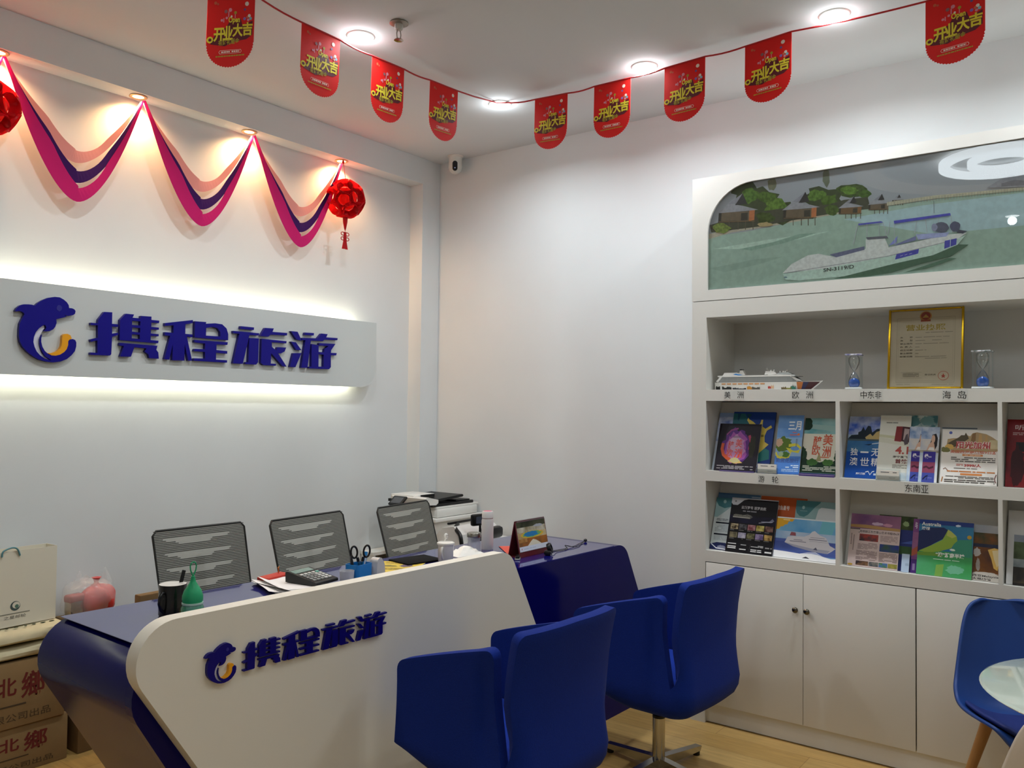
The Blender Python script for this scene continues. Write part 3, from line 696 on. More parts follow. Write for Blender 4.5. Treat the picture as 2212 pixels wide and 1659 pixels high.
# picture case on top of the cabinet
t = thing('picture_case', 'white case above the shelves framing a glazed beach and boat picture', 'picture', (4.12, .79, 2.1))
zp0, zp1, yp0, yp1 = 2.155, 2.673, 1.741, -.17
win = [(-yp0, zp0), (-yp1, zp0), (-yp1, zp1), (-yp0 + .235, zp1)]
cx, cz, rr = -yp0 + .235, zp1 - .235, .235
win += [(cx + rr * math.cos(R(a)), cz + rr * math.sin(R(a))) for a in range(98, 181, 8)] + [(-yp0, cz)]
m = MB()
m.prism([(-1.824, 2.1015), (.25, 2.1015), (.25, 2.727), (-1.824, 2.727)], 0, .012, CAB, fn=lambda x, y, d: (XF + .012 - d, -x, y), holes=[win])
for p in ([(-1.824, 2.1015), (.25, 2.1015), (.25, 2.116), (-1.824, 2.116)], [(-1.824, 2.712), (.25, 2.712), (.25, 2.727), (-1.824, 2.727)], [(-1.824, 2.116), (-1.806, 2.116), (-1.806, 2.712), (-1.824, 2.712)], [(.232, 2.116), (.25, 2.116), (.25, 2.712), (.232, 2.712)]):
    m.prism(p, 0, CB - XF - .0125, CAB, fn=lambda x, y, d: (CB - d, -x, y))
m.build('case_frame', t, world=True)
# ---- the print and its glass
m = MB(); m.b2((3.9536, yp1 - .02, zp0 - .02), (3.956, yp0 + .02, zp1 + .02), mat('b4b5be', .5))
for i, (h, pts) in enumerate(PICT):
    X = 3.9535 - i * 2e-5
    h = '%02x%02x%02x' % h
    m.flat(pts, mat(h, .5, noise=.10, nscale=40) if i < 3 else mat(h, .5, noise=.45 if PICT[i][0][1] > PICT[i][0][0] + 8 and PICT[i][0][1] > PICT[i][0][2] + 30 else .14, nscale=70), fn=lambda x, y, d, X=X: (X, yp0 - x / 1000, zp0 + y / 1000))
m.text('SN-3119/D', -1.173, 2.197, -1.038, 2.214, mat('3a3a3c', .6), 0, fn=lambda x, y, d: (3.95005, -x, y), slope=.005, bold=.01)
m.build('beach_print', t, world=True)
m = MB(); m.flat(win, glass('f4faf8', .05), fn=lambda x, y, d: (3.9487, -x, y)); m.build('glass_pane', t, world=True)

# ------------------------------------------------------------------ brochures
LEAN = Matrix(((0, math.sin(la), -math.cos(la), 0), (-1, 0, 0, 0), (0, math.cos(la), math.sin(la), 0), (0, 0, 0, 1)))
def greek(m, fn, W, H, x0, y0, x1, y1, n, mt, seed, d, fill=.55):
    rg = random.Random(seed)
    for i in range(n):
        yy = y1 - (y1 - y0) * (i + .5) / n; h = (y1 - y0) / n * fill / 2
        x = x0
        while x < x1 - .01:
            e = min(x1, x + rg.uniform(.05, .22))
            if rg.random() > .12: m.flat([(x * W, (yy - h) * H), (e * W, (yy - h) * H), (e * W, (yy + h) * H), (x * W, (yy + h) * H)], mt, fn, d)
            x = e + rg.uniform(.008, .025)
def PM(h): return mat(h, .4, spec=.15)
def sheet(m, W, H, base, art, thick=.003, fn=None, bend=0.0, seed=1, edge=None):
    """a printed sheet: slab plus artwork cut from thin coloured shapes"""
    f0 = fn or (lambda x, y, d: (x, y, d))
    m.prism([(-W / 2, 0), (W / 2, 0), (W / 2, H), (-W / 2, H)], -thick, 0, edge or mat('e9e8e4', .5), fn=f0)
    m.flat([(-W / 2, 0), (W / 2, 0), (W / 2, H), (-W / 2, H)], PM(base), f0, .0001)
    d = .0002
    c = lambda x, y: ((min(max(x, 0), 1) - .5) * W, min(max(y, 0), 1) * H)
    for a in art:
        k = a[0]; d += .00004
        if k == 'r': m.flat([c(a[1], a[2]), c(a[3], a[2]), c(a[3], a[4]), c(a[1], a[4])], PM(a[5]), f0, d)
        elif k == 'n': m.flat([c(a[1], a[2]), c(a[3], a[2]), c(a[3], a[4]), c(a[1], a[4])], mat(a[5], .4, spec=.15, noise=1, ncol=a[6], nscale=a[7]), f0, d)
        elif k == 'p': m.flat([c(*p) for p in a[1]], PM(a[2]), f0, d)
        elif k == 'e': m.flat([c(a[1] + a[3] * math.cos(q * math.pi / 12), a[2] + a[4] * math.sin(q * math.pi / 12)) for q in range(24)], PM(a[5]), f0, d)
        elif k == 'b':          # ragged blob
            rg = random.Random(a[6] if len(a) > 6 else 5)
            m.flat([c(a[1] + a[3] * rg.uniform(.78, 1.15) * math.cos(q * math.pi / 14), a[2] + a[4] * rg.uniform(.78, 1.15) * math.sin(q * math.pi / 14)) for q in range(28)], PM(a[5]), f0, d)
        elif k == 't': 
            p, q = c(a[2], a[3]), c(a[4], a[5]); m.text(a[1], p[0], p[1], q[0], q[1], mat(a[6], .4), d, bold=a[7] if len(a) > 7 else 0, fn=f0)
        elif k == 'g':
            g = lambda x, y, dd: f0(x - W / 2, y, dd)
            greek(m, g, W, H, a[1], a[2], a[3], a[4], a[5], mat(a[6], .4), hash((a[1], a[2], a[5])) % 1000 + seed, d)
        elif k == 'a':          # raised arc / ribbon stroke
            pts = a[1]; w = a[2] / 2; L = []; Rr = []
            for i, p in enumerate(pts):
                q0 = pts[max(i - 1, 0)]; q1 = pts[min(i + 1, len(pts) - 1)]
                tx, ty = q1[0] - q0[0], q1[1] - q0[1]; n_ = math.hypot(tx, ty) or 1
                L.append(c(p[0] - ty / n_ * w, p[1] + tx / n_ * w)); Rr.append(c(p[0] + ty / n_ * w, p[1] - tx / n_ * w))
            m.flat(L + Rr[::-1], PM(a[3]), f0, d)
def brochure(name, label, cat, y0, y1, s1, row, layer, base, art, s0=0.0, thick=.003, group=None, roll=0.0, edge=None):
    zl = 1.249 if row == 2 else .853
    W = y0 - y1; H = s1 - s0
    m = MB(); sheet(m, W, H, base, art, thick, edge=edge)
    o = m.build(name, None)
    X0 = 3.955 + .0085 * layer
    o.matrix_world = Matrix.Translation((X0 + s0 * math.sin(la), (y0 + y1) / 2, zl + .0015 + s0 * math.cos(la))) @ LEAN @ Matrix.Rotation(roll, 4, 'Z')
    return tag(o, label, cat, group)
G1 = 'travel brochures on the middle display shelf'; G2 = 'travel brochures on the lower display shelf'
SKY = [('n', 0, .5, 1, 1, '3d5fae', 'c9d4ea', 14)]
brochure('brochure', 'brochure with a blue cloudy sky cover at the far left of the middle shelf', 'brochure', 1.737, 1.530, .305, 2, 4.2, 'cfd9e8', SKY + [('r', 0, .93, 1, 1, '8ea6cc'), ('g', .1, .1, .9, .45, 8, '6a7a98')], group=G1)
brochure('map_book', 'thick dark blue brochure with a yellow coast map behind the purple cover', 'brochure', 1.656, 1.440, .312, 2, 2.6, '1f3f86', [
    ('p', [(0, .3), (0, .97), (.28, .97), (.42, .80), (.5, .66), (.56, .52), (.6, .3)], '2c6670'), ('p', [(.1, .97), (.18, .97), (.14, .84), (.11, .86)], '1e4a60'), ('p', [(.3, .97), (.44, .96), (.38, .88)], '1e4a60'),
    ('p', [(.36, .90), (.40, .87), (.50, .83), (.58, .78), (.66, .80), (.68, .87), (.72, .87), (.72, .76), (.80, .72), (.92, .78), (.95, .74), (.84, .69), (.80, .60), (.82, .50), (.92, .46), (.84, .40), (.72, .30), (.66, .20), (.58, .14), (.50, .16), (.54, .40), (.52, .60), (.46, .72), (.40, .80), (.34, .86)], 'd8c25a'),
    ('p', [(.70, .30), (.84, .40), (.95, .36), (.97, .22), (.60, .14), (.64, .20)], '2f7a78'), ('e', .56, .745, .055, .035, '6d96d0'), ('e', .53, .77, .02, .02, 'eef2f6'),
    ('p', [(.8, .04), (.86, .05), (.84, .08)], 'd8c25a'), ('g', .7, .5, .78, .7, 3, '8a7a30')], thick=.010, group=G1, edge=mat('16306c', .5))
brochure('brochure', 'dark purple brochure with red European lettering in front of the map book', 'brochure', 1.712, 1.496, .248, 2, .2, '1d1822', [
    ('b', .46, .53, .33, .37, '5a2a78', 3), ('b', .46, .50, .28, .33, '9a4f9c', 8), ('b', .46, .48, .22, .27, 'b784ae', 4), ('e', .44, .58, .15, .16, 'c5a3bd'),
    ('a', [(.14, .58), (.13, .46), (.18, .34), (.28, .27), (.36, .24)], .07, 'c8552f'), ('a', [(.74, .76), (.80, .62), (.78, .46)], .06, 'a53a5c'), ('a', [(.20, .76), (.30, .86), (.46, .90)], .035, '8a3f78'),
    ('p', [(.30, .20), (.46, .30), (.56, .24), (.66, .18), (.48, .16)], 'd8b66a'), ('b', .47, .23, .12, .05, 'c9c08a', 6), ('b', .84, .52, .08, .26, '2a2c20', 9),
    ('t', '醉', .27, .46, .40, .63, 'c53a36', .015), ('t', '美', .44, .50, .60, .68, 'c53a36', .015), ('t', '欧', .26, .30, .40, .46, 'd0482f', .015), ('t', '洲', .44, .28, .62, .47, 'e0462c', .02), ('g', .36, .70, .54, .74, 2, '6a4a70'),
    ('g', .06, .04, .92, .12, 3, 'a9a4a6')], group=G1)
brochure('brochure', 'narrow light blue brochure with a green island in a yellow ring', 'brochure', 1.413, 1.290, .297, 2, 1.2, '4d7fc8', [
    ('n', 0, .62, 1, 1, '7aa6dc', '5d8fd0', 8), ('r', 0, .3, 1, .62, '8fb4dc'), ('b', .30, .50, .34, .13, '5d7a30', 4), ('b', .12, .53, .15, .07, 'cfae94', 6), ('a', [(.02, .36), (.1, .29), (.3, .27), (.55, .30), (.62, .36), (.4, .42), (.9, .38), (.97, .44), (.8, .50), (.5, .48)], .05, 'd9d24a'),
    ('b', .40, .33, .17, .05, '4f7f38', 7), ('b', .22, .335, .1, .04, 'a9c79c', 2), ('e', .75, .43, .16, .035, '6d9ad0'),
    ('t', '三月', .42, .74, .92, .90, 'eef3f8', .03), ('r', .5, .655, .88, .668, 'd8603a'), ('e', .84, .672, .05, .018, 'e07a3a'), ('r', .60, .70, .76, .71, 'd8603a'),
    ('g', .76, .46, .82, .60, 6, '5a6a88'), ('t', '的赏花旅行', .06, .19, .94, .27, '3c5aa0', .02), ('g', .45, .10, .95, .16, 2, 'cfe0f4'), ('g', .3, .04, .95, .09, 2, 'a5c2ea'), ('r', 0, 0, 1, .025, '3a6cb8')], roll=R(1.2), group=G1)
brochure('brochure', 'green and white brochure with leafy border and red European lettering', 'brochure', 1.291, 1.118, .284, 2, 2.2, 'd9d8c8', [
    ('n', 0, .72, 1, 1, '4f98a0', 'a9ccc8', 5), ('p', [(0, .82), (1, .76), (1, .86), (0, .90)], '9cc0bc'), ('b', .04, .9, .17, .13, '1f3a2c', 3), ('b', .02, .3, .12, .2, '223e2a', 5), ('b', .98, .34, .12, .16, '23462c', 7),
    ('p', [(0, .26), (.10, .30), (.2, .24), (.34, .25), (.5, .22), (.7, .25), (.85, .24), (1, .32), (1, 0), (0, 0)], '1b3426'), ('b', .3, .22, .16, .06, '3f6a34', 2), ('b', .72, .22, .16, .06, '457038', 9), ('p', [(.40, .24), (.47, .40), (.54, .24)], '9a9a70'),
    ('t', '醉', .28, .50, .50, .68, 'c24e2a', .015), ('t', '美', .53, .52, .80, .72, 'c24e2a', .015), ('t', '欧', .27, .34, .48, .52, 'c24e2a', .015), ('t', '洲', .54, .32, .77, .51, 'c24e2a', .015), ('r', .5, .30, .74, .32, 'c8785a'), ('g', .36, .74, .7, .76, 1, '7a9a90'),
    ('g', .06, .06, .94, .16, 4, 'b8bcaa'), ('r', 0, 0, 1, .035, '3a5c5c')], s0=.004, group=G1)
brochure('brochure', 'blue Australian harbour brochure with white characters', 'brochure', 1.089, .944, .296, 2, 2.8, '1c4fa4', [
    ('n', 0, .68, 1, 1, '3f62c4', 'd8e2f0', 9), ('r', 0, .60, 1, .70, '9bb0c8'), ('p', [(0, .63), (.1, .69), (.3, .70), (.3, .74), (.38, .76), (.44, .83), (.5, .77), (.58, .85), (.66, .84), (.72, .74), (.85, .80), (1, .81), (1, .62), (0, .62)], '26323e'),
    ('p', [(.52, .66), (.66, .72), (.74, .68), (.84, .75), (1, .78), (1, .63), (.55, .63)], 'c9b27a'), ('r', 0, .58, 1, .63, '4e5f68'), ('n', 0, .42, 1, .60, '4f86b4', '2f67a6', 8), ('p', [(.5, .54), (.66, .55), (.78, .56), (.66, .53)], '1c2c3c'), ('a', [(.74, .555), (.98, .575)], .012, 'dfe8f0'),
    ('t', '独', .12, .36, .34, .48, 'f2f4f6', .01), ('t', '一', .42, .405, .66, .43, 'f2f4f6', .01), ('t', '无', .74, .36, .99, .48, 'f2f4f6', .01), ('t', '澳', .12, .20, .36, .33, 'f2f4f6', .01), ('t', '世', .44, .20, .70, .33, 'f2f4f6', .01), ('t', '精', .76, .20, .99, .33, 'f2f4f6', .01),
    ('t', '异域风情', .34, .055, .62, .09, 'e6eaf2', .02), ('a', [(.62, .10), (.70, .115), (.76, .06), (.82, .11), (.88, .12)], .015, 'e6eaf2'), ('r', .86, .055, .98, .085, 'c9d6ec')], group=G1)
brochure('brochure', 'white first flight brochure with a red doorway beside the blue harbour brochure', 'brochure', .951, .822, .303, 2, 1.8, 'e4e4da', [
    ('p', [(0, .7), (.5, .68), (1, .66), (1, .56), (.4, .64), (0, .66)], 'cfd0b0'), ('p', [(0, .66), (.5, .62), (1, .62), (1, .52), (0, .58)], 'd9d9c8'), ('g', .20, .87, .58, .90, 1, '8a8c84'), ('p', [(.50, .60), (.54, .83), (.74, .83), (.72, .59)], '8a3438'), ('p', [(.72, .60), (.74, .83), (.99, .82), (.97, .58)], '4a2a30'), ('p', [(.78, .62), (.80, .80), (.96, .79), (.94, .62)], 'b9a6a6'), ('p', [(.8, .6), (.86, .70), (.92, .72), (.95, .56), (.84, .54)], '5a5058'),
    ('t', '4.1', .56, .40, .98, .52, 'b8463c', .03), ('t', '南宁直飞', .50, .34, .97, .375, '4a3c38', .02), ('t', '首航', .58, .255, .96, .325, '7e2e2e', .03), ('g', .5, .18, .97, .24, 3, '9a968c'), ('n', .5, 0, 1, .12, 'b7cad4', 'e4e6e2', 18)], group=G1)
brochure('brochure', 'pale brochure with a teal floral top standing at the back of the middle shelf', 'brochure', .858, .718, .305, 2, 3.8, 'dfe2dc', [('n', 0, .78, 1, 1, '4f7f86', 'c7d4d0', 26), ('b', .3, .9, .2, .08, '5f9096', 4), ('b', .7, .92, .22, .07, '7aa4a6', 8), ('g', .2, .5, .8, .7, 5, 'b0b4b0')], group=G1)
WOM = [('n', 0, .78, 1, 1, '6f8fc0', 'dfe6ee', 14), ('n', 0, .58, 1, .78, 'b4bfd0', 'dfd8d0', 10), ('p', [(.42, .62), (.56, .74), (.62, .86), (.82, .88), (.92, .80), (.90, .66), (.78, .57), (.5, .57)], '2b2326'), ('p', [(.34, .57), (.46, .68), (.60, .73), (.74, .70), (.80, .60), (.78, .55)], 'd8b09a'), ('e', .68, .78, .10, .075, 'd9b39c'), ('p', [(.40, .56), (.5, .63), (.72, .63), (.80, .56)], 'eeeae6'),
    ('n', 0, .53, 1, .575, '8a8478', 'c0b8a8', 20), ('r', .18, .36, .86, .55, '3b3296'), ('r', .18, .17, .86, .36, '8e4460'), ('r', .18, 0, .86, .17, '4450a4'), ('n', 0, 0, .18, .53, 'd8dfe6', '8fb4d8', 10), ('n', .86, 0, 1, .53, 'e4e4e2', 'b0c4d8', 10),
    ('t', '缘', .26, .42, .48, .51, 'eceaf4', .03), ('g', .48, .44, .66, .47, 2, 'cfccea'), ('a', [(.24, .26), (.4, .28), (.55, .25), (.78, .28)], .035, '4e2236'), ('a', [(.24, .05), (.38, .10), (.5, .12), (.44, .04)], .03, '1c2040'), ('g', .5, .05, .74, .09, 2, '7f88c8')]
for i, (y0, ly, lb) in enumerate(((.824, 1.0, 'narrow leaflet with a woman in white, left one of the overlapping pair'), (.775, .0, 'narrow leaflet with a woman in white, right one standing in front'))):
    brochure('leaflet', lb, 'leaflet', y0, y0 - .073, .252, 2, ly, 'e6e6e2', WOM, group=G1, thick=.002)
brochure('leaflet', 'white leaflet with dark top edge partly hidden behind the sunny California flyer', 'leaflet', .697, .560, .252, 2, 1.8, 'd9dad6', [('r', 0, .97, 1, 1, '5a6066')], group=G1)
brochure('flyer', 'white sunny California tour flyer with red title and 3999 price', 'flyer', .691, .478, .242, 2, .4, 'ece8e2', [
    ('p', [(.08, .66), (.10, .82), (.2, .84), (.32, .84), (.34, .90), (.4, .90), (.42, .95), (.45, .90), (.5, .88), (.54, .94), (.62, .96), (.78, .93), (.88, .88), (1, .80), (1, .62), (.8, .60), (.5, .60), (.25, .58)], 'b49a72'), ('p', [(.10, .74), (.3, .86), (.34, .90), (.4, .90), (.42, .95), (.45, .90), (.48, .84), (.3, .70), (.16, .66)], '5b503c'), ('p', [(.52, .82), (.54, .93), (.6, .95), (.60, .76), (.52, .76)], '8a6a44'), ('p', [(.64, .76), (.66, .93), (.70, .93), (.72, .76)], 'c7a06a'), ('p', [(.76, .74), (.77, .91), (.8, .91), (.82, .74)], 'c09a66'), ('n', .84, .66, 1, .82, 'a8a070', 'd8c8a0', 14), ('b', .14, .68, .08, .05, 'd8b060', 3), ('b', .06, .62, .1, .05, '7a7a48', 3),
    ('e', .15, .94, .03, .027, '5a6ab4'), ('t', '阳光加州', .26, .645, .86, .79, 'f4e0dc', .07), ('t', '阳光加州', .26, .65, .86, .785, 'b62a2c', .025), ('t', '美国西海岸风情9日游', .16, .56, .98, .62, 'c8603a', .02), ('r', .38, .515, .74, .55, 'd88a4e'), ('g', .42, .525, .70, .54, 1, 'f4e8d8'), ('g', .18, .40, .96, .50, 3, '5a544e'),
    ('t', '3999/人', .42, .315, .72, .375, 'b8322c', .04), ('g', .28, .33, .40, .37, 2, 'c06a5a'), ('g', .24, .275, .80, .30, 1, '6a645c'), ('g', .12, .21, .96, .25, 1, 'c87a3a'), ('r', .36, .165, .74, .20, 'd88a4e'), ('g', .1, .10, .94, .15, 2, '5a544e'), ('g', .08, .02, .96, .09, 2, '4c4640'), ('a', [(.05, .26), (.09, .285), (.13, .24)], .015, '8a6a5a'), ('a', [(.03, .03), (.05, .12)], .02, 'b07a4a'), ('a', [(.98, .05), (.955, .12), (.985, .2)], .015, '7a4a4a')], group=G1)
brochure('brochure', 'dark red brochure standing alone right of the sunny California flyer', 'brochure', .449, .24, .293, 2, 1.0, '7a161c', [('n', 0, 0, 1, .75, '8e1a1c', '5a1018', 6), ('t', '听', .14, .84, .30, .92, 'd8c8c4', 0), ('g', .10, .76, .36, .81, 2, 'b08a88'), ('r', .16, .52, .32, .66, '1c1216'), ('b', .2, .3, .12, .3, '3a0c12', 4)], thick=.014, group=G1)

TEALC = [('p', [(0, 1), (0, .86), (.03, .78), (.10, .73), (.20, .72), (.28, .76), (.36, .84), (.42, .9), (.52, .97), (.54, 1)], '4a7f86'), ('e', .17, .88, .03, .03, '9cc0c2'), ('g', .10, .80, .26, .83, 2, '8ab0b4')]
brochure('brochure', 'steel blue brochure at the very back left of the lower shelf', 'brochure', 1.741, 1.520, .291, 3, 4.4, '55799c', [('r', 0, .97, 1, 1, '49698a'), ('r', .8, .94, 1, .965, '9db0c4')], group=G2)
brochure('brochure', 'orange brochure with a violet wave behind the ship picture brochure', 'brochure', 1.512, 1.286, .291, 3, 3.4, 'b8572a', [('r', 0, 0, 1, .25, '3a2a80'), ('p', [(.3, .2), (.42, .42), (.6, .50), (.78, .52), (1, .5), (1, .2)], '3d2c84'), ('t', '鲸鱼星号', .36, .78, .64, .86, 'e8dcd4', .02), ('a', [(.13, .85), (.17, .89), (.21, .87)], .02, 'e0b8a0')], group=G2)
brochure('brochure', 'pale teal brochure with white text panels at the far left of the lower shelf', 'brochure', 1.740, 1.630, .266, 3, 2.5, '9fbfc0', [('p', [(0, .62), (.15, .62), (.5, .74), (.8, .86), (1, .92), (1, 0), (0, 0)], 'd4dcdc'), ('p', [(0, 1), (1, 1), (1, .9), (.75, .84), (.45, .80), (.15, .84), (0, .93)], '4a7f86'), ('e', .42, .93, .07, .035, '9cc0c2'), ('r', .12, .50, .98, .53, '1d2430'), ('r', .1, .28, .98, .31, '1d2430'), ('g', .14, .55, .7, .60, 2, '6a7278'), ('g', .12, .34, .9, .48, 5, 'a9b2b8'), ('g', .12, .18, .9, .27, 4, 'a9b2b8'), ('p', [(0, 0), (0, .10), (.3, .14), (.7, .14), (1, .1), (1, 0)], '242c5a'), ('a', [(.05, .10), (.3, .03), (.8, .02)], .02, 'e6e8ee'), ('b', .55, .06, .2, .03, '8a8ea4', 3)], group=G2)
px = [('3c2f20', 'd9c8a0'), ('14131a', '6a6a70'), ('7a3a44', 'b88a90'), ('8a7a30', 'd8d080'), ('4a2c2c', '8a6a60'), ('5a5844', '9a9274'), ('8888b0', 'd0d0e0'), ('4a4a34', '90906a'), ('6a5a8c', 'a89ac4'), ('6a4a24', 'd8b870')]
art = [('p', [(0, 1), (0, .90), (.04, .865), (.14, .865), (.2, .91), (.27, .965), (.36, .985), (1, .985), (1, 1)], 'c9cdd2'), ('e', .09, .935, .02, .016, '6a7074'), ('t', '云顶梦号 逐梦启航', .23, .80, .76, .86, 'c9c9cc', .01), ('g', .27, .745, .70, .78, 1, '8c8c92'), ('n', 0, .54, 1, .68, '1d1c3c', '0e0e18', 7),
       ('p', [(.06, .655), (.12, .70), (.3, .69), (.38, .71), (.46, .69), (.5, .66), (.44, .62), (.12, .635)], '5a5a58'), ('r', .07, .635, .44, .65, 'c0beb4'), ('g', .08, .66, .44, .69, 2, '8a8878'), ('p', [(.68, .60), (.86, .61), (.92, .66), (.96, .62), (.9, .585), (.7, .585)], '74788c'), ('a', [(.64, .565), (.8, .59), (.93, .60)], .01, 'b0b4c4')]
for i in range(10):
    c0, r0 = i % 5, i // 5
    x = .05 + c0 * .185; y = .42 - r0 * .155
    art += [('n', x, y, x + .165, y + .10, px[i][0], px[i][1], 45), ('g', x, y - .025, x + .11, y - .008, 1, '8a8a8a')]
art += [('g', .04, .14, .22, .17, 1, 'cfcfcf'), ('g', .04, .06, .22, .12, 2, 'e4e4e4'), ('g', .32, .13, .46, .16, 1, '9a9a9a'), ('g', .3, .05, .44, .08, 1, 'e0e0e0'), ('g', .54, .12, .80, .16, 2, 'c0c0c0'), ('g', .54, .03, .78, .09, 2, 'd8d8d8'), ('g', .84, .11, .98, .15, 1, '8a8a8a'), ('g', .84, .03, .98, .08, 1, 'd8d8d8'), ('a', [(.50, .03), (.53, .17)], .006, '4a4a4a')]
brochure('leaflet', 'black cruise leaflet with a grid of small photos on the lower shelf', 'leaflet', 1.652, 1.416, .274, 3, .6, '121217', art, group=G2, edge=mat('dcdde0', .4))
brochure('brochure', 'pale teal brochure with a round dark emblem at the upper right of the ship picture', 'brochure', 1.335, 1.120, .283, 3, 2.5, '8fb0b2', TEALC + [('p', [(.30, .1), (.5, .86), (.56, .90), (1, .88), (1, .1)], 'ccd2d4'), ('e', .52, .3, .03, .05, '9aa6aa'), ('p', [(.86, .36), (1, .4), (.95, .3)], '8a979c')], group=G2)
brochure('brochure', 'landscape brochure with a white cruise ship under a blue sky', 'brochure', 1.414, 1.118, .196, 3, 1.4, '6f9cc8', [
    ('n', 0, .55, 1, .97, '4f96cc', '8fc0dc', 4), ('p', [(.72, .97), (.94, .97), (.86, .5), (.66, .5)], '6fb4c4'), ('n', 0, .46, 1, .66, 'b8cce0', '8fb0d4', 6), ('r', 0, .12, 1, .47, '4a5ea6'), ('n', 0, .2, 1, .40, '5468b0', '3f5298', 5), ('r', 0, .97, 1, 1, 'd4dce0'),
    ('p', [(0, .97), (.28, .97), (.25, .90), (.19, .90), (.17, .82), (.14, .82), (.10, .76), (.07, .76), (.05, .70), (0, .68)], 'd9a52a'), ('g', .1, .92, .22, .95, 1, 'efe0b0'),
    ('p', [(.16, .38), (.20, .52), (.28, .55), (.46, .56), (.54, .62), (.58, .70), (.62, .72), (.70, .63), (.80, .58), (.87, .40), (.96, .34), (.90, .26), (.84, .20), (.6, .22), (.3, .30)], 'd2d2da'), ('p', [(.23, .56), (.25, .65), (.32, .64), (.33, .56)], '93525c'), ('p', [(.16, .38), (.3, .35), (.6, .29), (.88, .28), (.84, .20), (.6, .22), (.3, .30)], 'a5a8bc'), ('r', .24, .42, .50, .435, '6d7084'), ('r', .30, .46, .44, .475, '7d8094'), ('r', .54, .50, .82, .515, '6d7084'), ('r', .56, .55, .78, .56, '7d8094'), ('r', .55, .46, .84, .468, '9a9cac'), ('p', [(.62, .27), (.66, .33), (.69, .26)], '5a5e78'),
    ('p', [(0, 0), (0, .17), (.2, .16), (.42, .14), (.55, .19), (.66, .21), (.78, .13), (.9, .09), (1, .1), (1, 0)], 'f2f3f5'), ('p', [(.44, .14), (.56, .185), (.66, .20), (.78, .13), (.88, .09), (.7, .15), (.6, .165)], 'a4b0d4'), ('p', [(.48, .055), (.52, .085), (.56, .06), (.58, .04), (.46, .04)], '3a3a44')], group=G2)
brochure('leaflet', 'pink article leaflet with a purple landscape photo at the top', 'leaflet', 1.073, .861, .242, 3, 1.4, 'd0bcb8', [
    ('n', 0, .72, 1, 1, '6a4672', '9a6a84', 5), ('p', [(0, .74), (1, .72), (1, .77), (.7, .78), (.3, .80), (0, .79)], 'b08a58'), ('b', .55, .83, .12, .03, 'c4a8c0', 4), ('b', .75, .82, .1, .03, 'c08aa0', 7), ('r', 0, .70, .2, .715, '2a2428'), ('t', '昆明丽江东巴雪山艺术书程动6天', .2, .645, .99, .695, '3a3034', .01), ('r', .18, .63, .19, .66, '3a3034'),
    ('n', .20, .49, .58, .62, 'a8443c', '4a3c40', 30), ('g', .62, .5, .96, .62, 6, '9a8684'), ('g', .18, .33, .58, .46, 6, '94807e'), ('n', .62, .32, 1, .46, '2f3c8a', '3f5a40', 24), ('g', .16, .13, .58, .31, 9, '8a7674'), ('g', .62, .13, .98, .30, 8, '8a7674'), ('g', .03, .4, .05, .62, 8, '5a4c4c'), ('g', .08, .3, .10, .62, 12, '5a4c4c'), ('n', .17, .03, .42, .11, '2c2430', '7a5a40', 40), ('n', .43, .03, .62, .11, '3a4450', '8a8478', 40), ('n', .63, .03, .80, .11, '4a6ab0', '4a7a34', 30), ('n', .81, .03, .99, .11, '6a6a30', 'a49a4a', 40), ('e', .06, .03, .05, .02, 'c09a48')], group=G2)
brochure('brochure', 'dark green and navy brochure half hidden behind the pink article leaflet', 'brochure', .955, .797, .245, 3, 2.6, '2a3470', [('n', 0, .75, 1, 1, '26301e', '4a5a30', 14), ('n', .35, 0, .55, .75, '8a9a50', '3a4a28', 16), ('b', .72, .86, .08, .05, '8aa070', 3), ('n', .55, .3, 1, .45, '2f4a2c', '3a5a34', 14), ('t', '2', .42, .72, .50, .80, 'e4e8e0', 0), ('p', [(.6, .5), (.9, .56), (1, .7), (1, .5)], '4458a0')], group=G2)
brochure('note', 'small pale blue note standing in front of the navy brochure', 'note', .845, .814, .080, 3, .5, 'b4c8e0', [('g', .5, .35, .95, .5, 3, '8a9cb8')], group=G2)
brochure('brochure', 'purple brochure showing a narrow strip left of the green Australia cover', 'brochure', .809, .640, .240, 3, 1.3, '7a4680', [('n', 0, .3, 1, .75, 'a06a8c', '6a3c78', 6), ('p', [(0, .3), (.14, .36), (.14, .5), (0, .42)], 'a85a44'), ('r', 0, 0, 1, .25, '4a2c74'), ('t', '与', .04, .82, .10, .94, 'e6dce6', .02), ('r', .04, .05, .1, .17, '8a7aa4')], group=G2)
